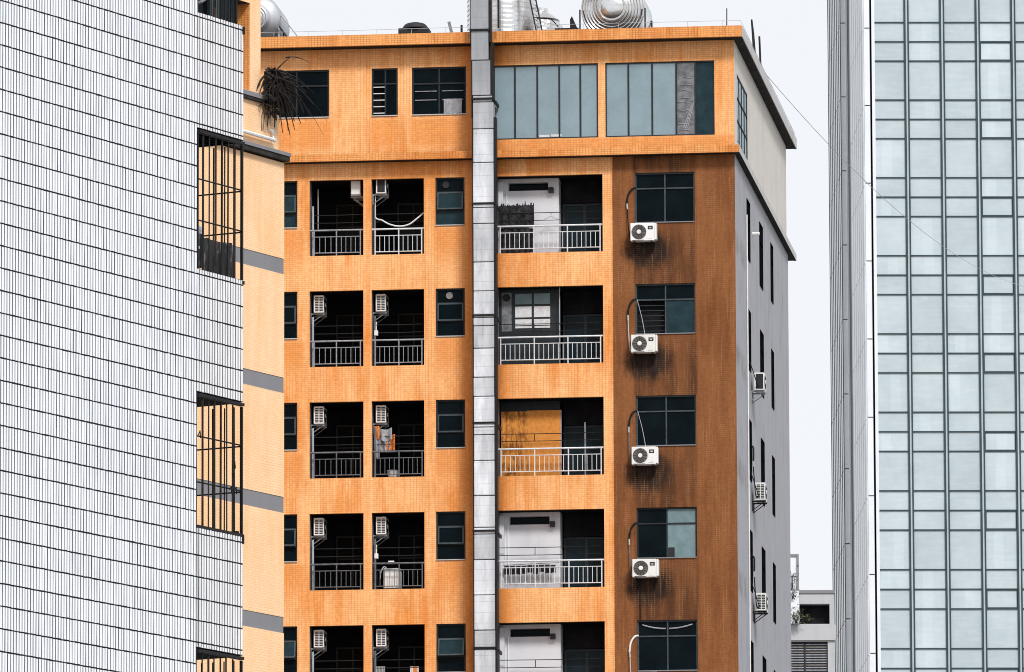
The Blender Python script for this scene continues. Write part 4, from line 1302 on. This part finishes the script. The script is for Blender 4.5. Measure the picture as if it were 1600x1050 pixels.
b = MB(); b.tube([(.08, .06, 20.12), (.2, .05, 20.16), (.38, .06, 20.24)], .025, 5, 0, .008); b.build('reflected_strip', 'glass_brown', go)
# black sheet hanging in the middle cage
b = MB()
g_ = []
for j in range(9):
    row = []
    for i in range(37):
        u_ = i / 36
        row.append((.13 + .78 * u_, .075 + .022 * math.sin(6 * 2 * PI * u_ + math.sin(3 * u_ + j * .3)), 17.40 - .02 * (u_ > .2) - .42 * j / 8 - .03 * math.sin(PI * u_) * (j < 2) + random.uniform(-.006, .006)))
    g_.append(row)
for j in range(8):
    for i in range(36):
        b.quad([g_[j + 1][i], g_[j + 1][i + 1], g_[j][i + 1], g_[j][i]])
        b.quad([(p[0], p[1] + .006, p[2]) for p in (g_[j][i], g_[j][i + 1], g_[j + 1][i + 1], g_[j + 1][i])])
o = b.build('black_sheet', 'cloth_black', None, True, FT.o, (0, 0, FT.rz))
o['label'] = 'crumpled black plastic sheet hanging inside the barred balcony'; o['category'] = 'sheet'
b = MB(); b.cbox(.14, .34, .10, .2, 17.36, 17.5, .02)
o = b.build('white_bundle', 'cloth_white', None, False, FT.o, (0, 0, FT.rz)); o['label'] = 'small white bundle tucked above the black sheet in the barred balcony'; o['category'] = 'bundle'
b = MB(); b.cbox(.01, .10, .04, .12, 17.0, 17.46, .008); b.box(.0, .12, .035, .13, 17.2, 17.23); b.box(.0, .12, .035, .13, 17.44, 17.47)
o = b.build('plastic_box', ['grey_plastic'], None, False, FT.o, (0, 0, FT.rz)); o['label'] = 'narrow grey box strapped at the left of the black sheet'; o['category'] = 'box'

# ================================================================== glass tower
FG = Frame((19.074, 430.0, 0), math.radians(1.0))
GT = thing('office_tower', 'tall pale glass office tower with dark grid lines and white ribbed left flank', 'building', FG)
b = MB(); b.box(-.10, 34, .25, 34, 0, 96); b.build('tower_body', 'tower_core', GT)
PT = 4.138
ST0 = 82.98
zl = []
for s in range(-3, 10):
    z = ST0 - PT * s
    zl += [z, z - 1.03, z - 2.06]
zl = sorted(set(round(v, 3) for v in zl))
MU = [1.71 + 1.872 * i for i in range(9)]
xs = [(.03, MU[0] - .13)] + [(MU[i] + .13, MU[i + 1] - .13) for i in range(len(MU) - 1)]
for i, (x0, x1) in enumerate(xs):
    for j in range(len(zl) - 1):
        z0, z1 = zl[j], zl[j + 1]
        b = MB(); b.box(x0, x1, .10, .13, z0 + .03, z1 - .03)
        b.build('glass_pane', 'tower_glass', GT)
        if i in (3, 7) and abs((z1 - ST0) % PT - (PT - 1.03)) < .02:
            f = MB(); w_ = .045
            f.box(x0, x1, .055, .095, z1 - .03 - w_, z1 - .03); f.box(x0, x1, .055, .095, z0 + .03, z0 + .03 + w_)
            f.box(x0, x0 + w_, .055, .095, z0 + .03 + w_, z1 - .03 - w_); f.box(x1 - w_, x1, .055, .095, z0 + .03 + w_, z1 - .03 - w_)
            f.build('vent_frame', 'mullion', GT)
for z in zl:
    b = MB(); b.box(-.02, 17.0, .04, .12, z - .030, z + .030); b.build('transom', 'mullion', GT)
for m in MU:
    b = MB(); b.box(m - .13, m - .04, .0, .14, 36, 96); b.build('mullion', 'mullion', GT)
    b = MB(); b.box(m + .04, m + .13, .0, .14, 36, 96); b.build('mullion', 'mullion', GT)
    b = MB(); b.box(m - .04, m + .04, -.03, .12, 36, 96); b.build('mullion_cap', 'mullion_cap', GT)
b = MB(); b.box(17.0, 34, .1, .2, 0, 96); b.build('far_glazing', 'tower_glass', GT)
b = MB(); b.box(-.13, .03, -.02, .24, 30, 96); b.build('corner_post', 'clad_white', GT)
# two ribbed slabs on the flank
for y0, y1, zoff, matf, n in ((0, 12.0, 82.66, 'clad_brightened', 7), (21.0, 33.0, 86.9, 'clad_brightened', 7)):
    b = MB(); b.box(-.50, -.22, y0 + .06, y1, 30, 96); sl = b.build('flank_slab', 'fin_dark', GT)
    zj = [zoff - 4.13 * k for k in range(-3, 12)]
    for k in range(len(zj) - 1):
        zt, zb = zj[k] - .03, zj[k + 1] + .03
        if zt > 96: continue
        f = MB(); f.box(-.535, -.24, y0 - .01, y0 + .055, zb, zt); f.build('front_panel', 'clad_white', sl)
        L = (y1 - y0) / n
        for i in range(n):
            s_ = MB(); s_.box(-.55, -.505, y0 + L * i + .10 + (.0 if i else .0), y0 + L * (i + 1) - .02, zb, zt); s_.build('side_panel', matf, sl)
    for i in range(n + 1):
        s_ = MB(); s_.box(-.585, -.50, y0 + (y1 - y0) / n * i + .0 + (.062 if i == 0 else 0), y0 + (y1 - y0) / n * i + .09, 30, 96); s_.build('rib', 'fin_dark' if y0 > 5 else 'clad_brightened', sl)
b = MB(); b.box(-.20, -.101, 12.0, 21.0, 30, 96); b.build('flank_recess', 'tower_core', GT)
b = MB(); b.box(-.30, -.205, 20.6, 20.99, 30, 96); b.build('recess_edge', 'clad_brightened', GT)

# ================================================================== small concrete block in the gap
FK = Frame((13.153, 380.0, 0), 0.0)
KB = thing('concrete_building', 'low grey concrete block with a dark shutter in the gap beside the glass tower', 'building', FK)
b = MB(); holed(b, PF, -8, 1.62, 0, 46.90, [(.02, 1.40, 45.42, 46.35, .6), (-.6, 1.30, 42.3, 44.60, .25)])
b.quad([(1.62, 0, 0), (1.62, 8, 0), (1.62, 8, 46.9), (1.62, 0, 46.9)]); b.quad([(-8, 0, 46.9), (1.62, 0, 46.9), (1.62, 8, 46.9), (-8, 8, 46.9)])
b.build('wall', 'far_conc', KB)
b = MB(); b.box(-8, 1.66, -.06, .0, 46.84, 46.98); b.build('coping', 'band_grey', KB)
b = MB(); b.box(-8, 1.66, -.10, -.003, 44.66, 45.38); b.build('balcony_panel', 'far_conc', KB)
b = MB(); b.box(-8, 1.45, .58, .6, 42, 46.6); b.build('dark_interior', 'dark_room', KB)
so = MB(); so.box(-.6, 1.29, .16, .2, 42.3, 44.59); so = so.build('shutter', 'ac_dark', KB)
sm = MB().box(-.58, 1.27, -.03, .0, 0, .05).mesh('slat', 'rail_mid')
sm2 = MB().box(-.58, 1.27, -.03, .0, 0, .05).mesh('slat', 'ac_grey')
for i in range(18):
    piece('slat', random.choice((sm, sm, sm2)), so, (0, .16, 42.45 + i * .118))
b = MB(); b.box(.20, .28, .10, .125, 42.3, 44.59); b.build('shutter_post', 'ac_dark', so)
b = MB(); b.box(-4, -.03, .9, 5, 46.901, 48.70); b.build('stair_tower', 'clad_white', KB)
b = MB(); b.box(-4, .03, .84, 5.05, 48.66, 48.76); b.box(-.06, .03, .82, .90, 46.9, 48.66); b.box(-4, -.06, .86, .9, 47.72, 47.76); b.build('tower_trim', 'band_grey', KB)
b = MB(); b.box(-4, -.02, -.4, -.11, 45.40, 46.9); b.build('stair_panel', 'clad_white', KB)
# shrubs on its ledges
def shrub(x, y, z, hgt, wid, nleaf, label):
    t = thing('shrub', label, 'shrub', FK, (x, y, z))
    rr = random.Random(int(z * 100))
    for i in range(4):
        a = rr.uniform(-1, 1)
        b = MB(); b.tube(smooth_pts([(rr.uniform(-.1, .1), 0, 0), (a * wid * .3, rr.uniform(-.1, .1), hgt * .45), (a * wid * .6, rr.uniform(-.15, .15), hgt * rr.uniform(.75, 1.05))], 4), .022, 5, 0, .008)
        b.build('stem', 'plant_dry', t)
    b = MB()
    for i in range(nleaf):
        c = Vector((rr.gauss(0, wid * .38), rr.gauss(0, .15), abs(rr.gauss(hgt * .5, hgt * .3))))
        d = Vector((rr.uniform(-1, 1), rr.uniform(-1, 1), rr.uniform(-1, 1))).normalized() * rr.uniform(.06, .13)
        e = Vector((rr.uniform(-1, 1), rr.uniform(-1, 1), rr.uniform(-1, 1))).normalized() * .035
        b.quad([c - d, c + e, c + d, c - e])
    stuff(b.build('leaves', 'leaf_green', t))
shrub(-.15, -.52, 45.38, .62, .5, 90, 'olive green shrub on the ledge of the far concrete block')
shrub(-.28, -.50, 46.5, .6, .45, 26, 'sparse bare shrub sprouting in the middle of the white stair panel')
shrub(-.25, .70, 46.92, 1.05, .4, 30, 'sparse leggy shrub highest up against the white stair tower')
shrub(.38, .3, 45.43, .55, .3, 30, 'small pale shrub in front of the dark opening of the far block')

# ================================================================== cable
A_ = FM.w(.24, 7.2, 48.24)
B_ = FG.w(9.40, -.02, 68.66)
pts = []
for i in range(25):
    t = i / 24
    p = A_.lerp(B_, t)
    p.z -= 4 * t * (1 - t) * 1.7
    pts.append(p)
b = MB(); b.tube([p - A_ for p in pts], .010, 5)
o = b.build('cable', 'grey_plastic', None, False, A_)
o['label'] = 'thin grey cable sagging from the orange roof across to the glass tower'; o['category'] = 'cable'
